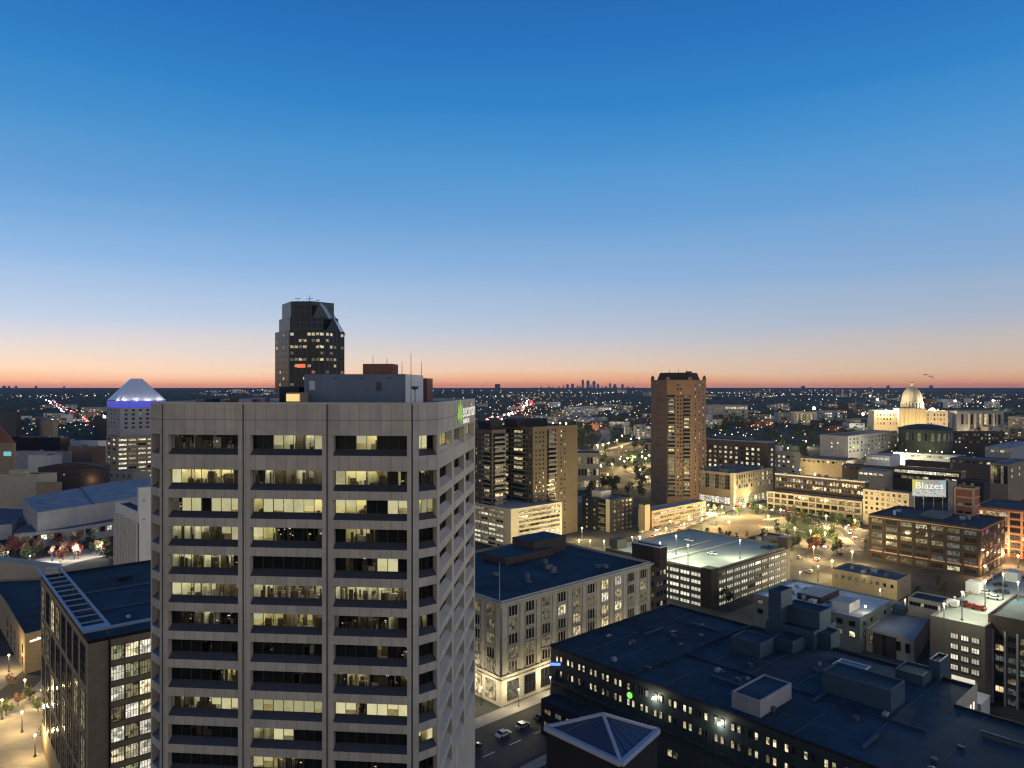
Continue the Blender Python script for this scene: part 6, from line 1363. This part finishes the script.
# distant lights nobody could count
for px, py in ((12, 688), (30, 700), (18, 706), (38, 712), (6, 716), (46, 742), (26, 660), (36, 662)): tree(px, py, random.choice(['lit', 'pale', 'dark']), .55, 'small street tree on the lamplit pavement at the lower left corner', 'street trees at the lower left corner')
def far_lights():
    rs = random.Random(5); mb = MB()
    mats_ = [glow('far_light_warm', (1, .75, .35), 3.2), glow('far_light_white', (1, .95, .82), 3.6), glow('far_light_red', (1, .15, .06), 2.4), glow('far_light_green', (.3, 1, .55), 2), glow('far_light_amber', (1, .5, .14), 2.6)]
    def dot(px, py, r=1, m=None, up=6):
        p = ground(px, py, up); 
        if p.y > 12000: return
        mb.ball((p.x, p.y, p.z + up), r * .75 * (p.y / 1000) ** .6, m or rs.choices(mats_, (5, 4, .5, .35, 1.6))[0], 5, 4)
    def street(px, py, ang, n, step, r, m=None):
        p0 = ground(px, py); d = Vector((math.cos(ang), math.sin(ang))); mm = m or rs.choices(mats_, (6, 3, .4, .3, 2))[0]
        for i in range(n):
            q = Vector((p0.x, p0.y)) + d * step * (i - n / 2) + Vector((rs.uniform(-4, 4), rs.uniform(-4, 4)))
            if q.y < 560 or rs.random() < .25: continue
            mb.ball((q.x, q.y, T(q.x, q.y) + 7), r * (q.y / 1000) ** .6, mm if rs.random() < .8 else rs.choice(mats_), 5, 4)
    aU, aV = math.atan2(U.y, U.x), math.atan2(V.y, V.x)
    for x0, x1, y0, y1, n, l in ((478, 660, 398, 420, 16, 12), (478, 1024, 391, 399, 22, 14), (565, 655, 424, 460, 5, 8), (700, 880, 406, 440, 20, 10), (860, 1024, 394, 412, 12, 12), (950, 1024, 418, 442, 6, 9), (868, 900, 452, 470, 5, 9), (2, 70, 396, 399, 5, 10), (60, 102, 414, 428, 5, 8), (5, 104, 427, 434, 7, 9), (200, 284, 391, 396, 6, 10), (500, 660, 402, 432, 8, 10)):
        for _ in range(n): street(rs.uniform(x0, x1), rs.uniform(y0, y1), rs.choice([aU, aV, aU + .3, 0, 0.05]), int(l * rs.uniform(.6, 1.5)), rs.uniform(26, 48), rs.uniform(.35, .7))
        for _ in range(n * 2): dot(rs.uniform(x0, x1), rs.uniform(y0, y1), rs.uniform(.3, .8))
    for _ in range(70): dot(rs.gauss(523, 9), rs.uniform(398, 419), rs.uniform(.5, 1.0), rs.choice(mats_[:3]))
    for _ in range(60): dot(rs.uniform(760, 862), rs.uniform(512, 536), rs.uniform(.2, .4), mats_[0], 3)
    o = mb.build('distant_lights'); tag(o, 'countless tiny warm and white lights scattered over the far city', 'city lights', kind='stuff')
far_lights()

# ------------------------------------------------------------------ cars
CARM = [mat('car_paint_dark', (.03, .03, .035), .3, .05), mat('car_paint_silver', (.4, .41, .42), .3, .05, metal=.4), mat('car_paint_white', (.7, .7, .68), .35, .05), mat('car_paint_red', (.3, .03, .02), .3, .05)]
M_tyre = mat('tyre', (.02, .02, .02), .9, .1); G_head = glow('headlight_glow', (1, .95, .85), 12); G_tail = glow('taillight_glow', (1, .05, .03), 7)
_cm = {}
def car_meshes(k):
    if k in _cm: return _cm[k]
    mb = MB(); prof = [(-2.2, .35), (-2.2, .85), (-1.5, .95), (-.9, 1.42), (.7, 1.42), (1.3, .92), (2.15, .78), (2.2, .35)]
    L_ = [(x, -.88, z) for x, z in prof]; R_ = [(x, .88, z) for x, z in prof]
    for i in range(len(prof)): j = (i + 1) % len(prof); mb.poly([L_[i], L_[j], R_[j], R_[i]], CARM[k] if i not in (2, 4) else M_glassdark)
    mb.poly(L_[::-1], CARM[k]); mb.poly(R_, CARM[k])
    for s in (-1, 1): mb.poly([(-1.35, s * .885, .97), (-.85, s * .885, 1.34), (.62, s * .885, 1.34), (1.1, s * .885, .97)], M_glassdark)
    w = MB(); n = 12; pts = [(.33 * math.cos(6.283 * i / n), .33 * math.sin(6.283 * i / n)) for i in range(n)]
    w.poly([(x, -.1, z) for x, z in pts], M_tyre); w.poly([(x, .1, z) for x, z in pts[::-1]], M_tyre)
    for i in range(n): j = (i + 1) % n; w.poly([(pts[i][0], -.1, pts[i][1]), (pts[i][0], .1, pts[i][1]), (pts[j][0], .1, pts[j][1]), (pts[j][0], -.1, pts[j][1])], M_tyre)
    _cm[k] = (mb.mesh('body'), w.mesh('wheel')); return _cm[k]
def hl(g, s):
    if (g.name, s) not in _cm: m = MB(); m.ball((0, 0, 0), s, g, 6, 4); _cm[(g.name, s)] = m.mesh('headlight')
    return _cm[(g.name, s)]
def car(p, ang, label, group, k=None, lights=None, ls=.2):
    k = random.randrange(4) if k is None else k; bm_, wm = car_meshes(k); root = empty('car', p, label, 'car', group, ang)
    o = bpy.data.objects.new('body', bm_); COL.objects.link(o); o.parent = root
    for x in (-1.35, 1.35):
        for y in (-.82, .82): o = bpy.data.objects.new('wheel', wm); COL.objects.link(o); o.parent = root; o.location = (x, y, .33)
    if lights:
        for y in (-.62, .62): o = bpy.data.objects.new('headlight', hl(G_head, ls)); COL.objects.link(o); o.parent = root; o.location = (2.2, y, .7)
        for y in (-.62, .62): o = bpy.data.objects.new('taillight', hl(G_tail, ls)); COL.objects.link(o); o.parent = root; o.location = (-2.2, y, .75)
angU = math.atan2(U.y, U.x); angV = math.atan2(V.y, V.x)
KERB = [(484, 698, 1), (493, 700, 0), (478, 690, 2)]
for i, s in enumerate((4, 14, 21, 28, 40, 47, 55)):
    p = Vector((9, 176.5)) + U * (s - 14) + V * 16.8; car((p.x, p.y, .1), angU, 'parked car on the street below the cream stone block', 'cars parked below the stone block', [0, 2, 1, 0, 3, 0, 1][i])
q = ground(487, 697); car((q.x, q.y, .1), angV, 'pale car parked at the corner pavement of the cream stone block', None, 2)
rs = random.Random(9)
for i in range(26):
    t = rs.random(); b_ = gA; q = on(b_, rs.uniform(.1, .92), rs.choice([.12, .3, .72, .9]))
    if i < 5: car((q.x, q.y, b_.z - .96), angV, 'lone car left on the pale roof deck of the concrete ramp', 'cars on the concrete ramp deck', None)
for pl, n, lb, gr in (([(86, 426), (78, 418), (66, 411), (56, 405), (49, 400)], 34, 'car with lit headlights on the left freeway hill', 'cars on the left freeway'), ([(484, 420), (512, 414), (528, 406), (530, 401)], 36, 'car with lights on the freeway above the beige apartment roof', 'cars on the middle freeway')):
    G = [ground(*p) for p in pl]
    for i in range(n):
        t = (i + rs.random() * .7) / n * (len(G) - 1); k = min(int(t), len(G) - 2); a, b_ = G[k], G[k + 1]; q = a + (b_ - a) * (t - k); d = Vector((b_.x - a.x, b_.y - a.y)).normalized(); side = 1 if i % 2 else -1; e = Vector((-d.y, d.x)) * rs.choice([4, 8]) * side
        car((q.x + e.x, q.y + e.y, T(q.x + e.x, q.y + e.y) + .25), math.atan2(d.y, d.x) + (math.pi if side > 0 else 0), lb, gr, None, True, 1.0)
for pl, n, lb, gr in (([(640, 540), (707, 514), (770, 492)], 9, 'car with lights on the avenue beside the bare lot', 'cars on the avenue'), ([(700, 500), (760, 507), (862, 531)], 8, 'car on the street before the tan plaza block', 'cars before the plaza block'), ([(862, 531), (800, 566)], 4, 'car on the street between lawn and ramp', 'cars between lawn and ramp')):
    G = [ground(*p) for p in pl]
    for i in range(n):
        t = (i + rs.random() * .7) / n * (len(G) - 1); k = min(int(t), len(G) - 2); a, b_ = G[k], G[k + 1]; q = a + (b_ - a) * (t - k); d = Vector((b_.x - a.x, b_.y - a.y)).normalized(); side = 1 if i % 2 else -1; e = Vector((-d.y, d.x)) * 3 * side
        car((q.x + e.x, q.y + e.y, q.z + .2), math.atan2(d.y, d.x) + (math.pi if side > 0 else 0), lb, gr, None, True, .35)
rs = random.Random(14)
for pl, n, off, lb, gr in (([(636, 541), (707, 515), (772, 493)], 12, 8.8, 'parked car along the kerb of the avenue by the small tan ramp', 'cars parked along the avenue'), ([(862, 533), (800, 568), (740, 602)], 10, 7.2, 'parked car in the back lane between warehouse and low roofs', 'cars parked in the back lane'), ([(704, 502), (760, 509), (862, 533)], 12, 7.0, 'parked car along the street before the tan plaza block', 'cars parked before the plaza block')):
    G = [ground(*p) for p in pl]
    for i in range(n):
        t = (i + rs.random() * .5) / n * (len(G) - 1); k = min(int(t), len(G) - 2); a, b_ = G[k], G[k + 1]; q = a + (b_ - a) * (t - k); d = Vector((b_.x - a.x, b_.y - a.y)).normalized(); e = Vector((-d.y, d.x)) * off * (1 if i % 2 else -1)
        car((q.x + e.x, q.y + e.y, T(q.x + e.x, q.y + e.y) + .06), math.atan2(d.y, d.x), lb, gr)
for i in range(7):
    q = on(gE, rs.uniform(.15, .85), rs.uniform(.45, .93)); car((q.x, q.y, gE.z - .96), angV, 'lone car parked on the floodlit roof deck of the tan ramp', 'cars on the tan ramp deck')
# small dark wisp of cloud above the capitol, beyond the haze
mb = MB(); M_cloud = mat('cloud_wisp', (.16, .12, .15), 1, .1, .001)
for px_, py_, rx, rz in ((925.5, 374.8, 90, 16), (930.5, 376.2, 90, 14), (932.5, 377.6, 50, 10)):
    c = px2w(px_, py_, 24000); k0 = len(mb.v); mb.ball((0, 0, 0), 1, M_cloud, 14, 8)
    for i in range(k0, len(mb.v)): x, y, z = mb.v[i]; mb.v[i] = (c.x + x * rx, c.y + y * 60, c.z + z * rz)
o = mb.build('cloud'); o['kind'] = 'structure'
# ------------------------------------------------------------------ haze
def haze(density):
    mb = MB(); mb.prism([(-14300, -430), (14300, -430), (14300, 16900), (-14300, 16900)], -2, 165, M_white, None, True)
    m = bpy.data.materials.new('haze_air'); m.use_nodes = True; n, l = m.node_tree.nodes, m.node_tree.links; n.clear()
    o_ = n.new('ShaderNodeOutputMaterial'); v = n.new('ShaderNodeVolumePrincipled'); v.inputs['Color'].default_value = (.62, .74, 1, 1); v.inputs['Density'].default_value = density; v.inputs['Anisotropy'].default_value = .2
    l.new(v.outputs[0], o_.inputs['Volume']); mb.mats = [m]
    h = mb.build('haze'); tag(h, 'thin blue evening haze over the far city', 'haze', kind='stuff')
haze(0.00003)
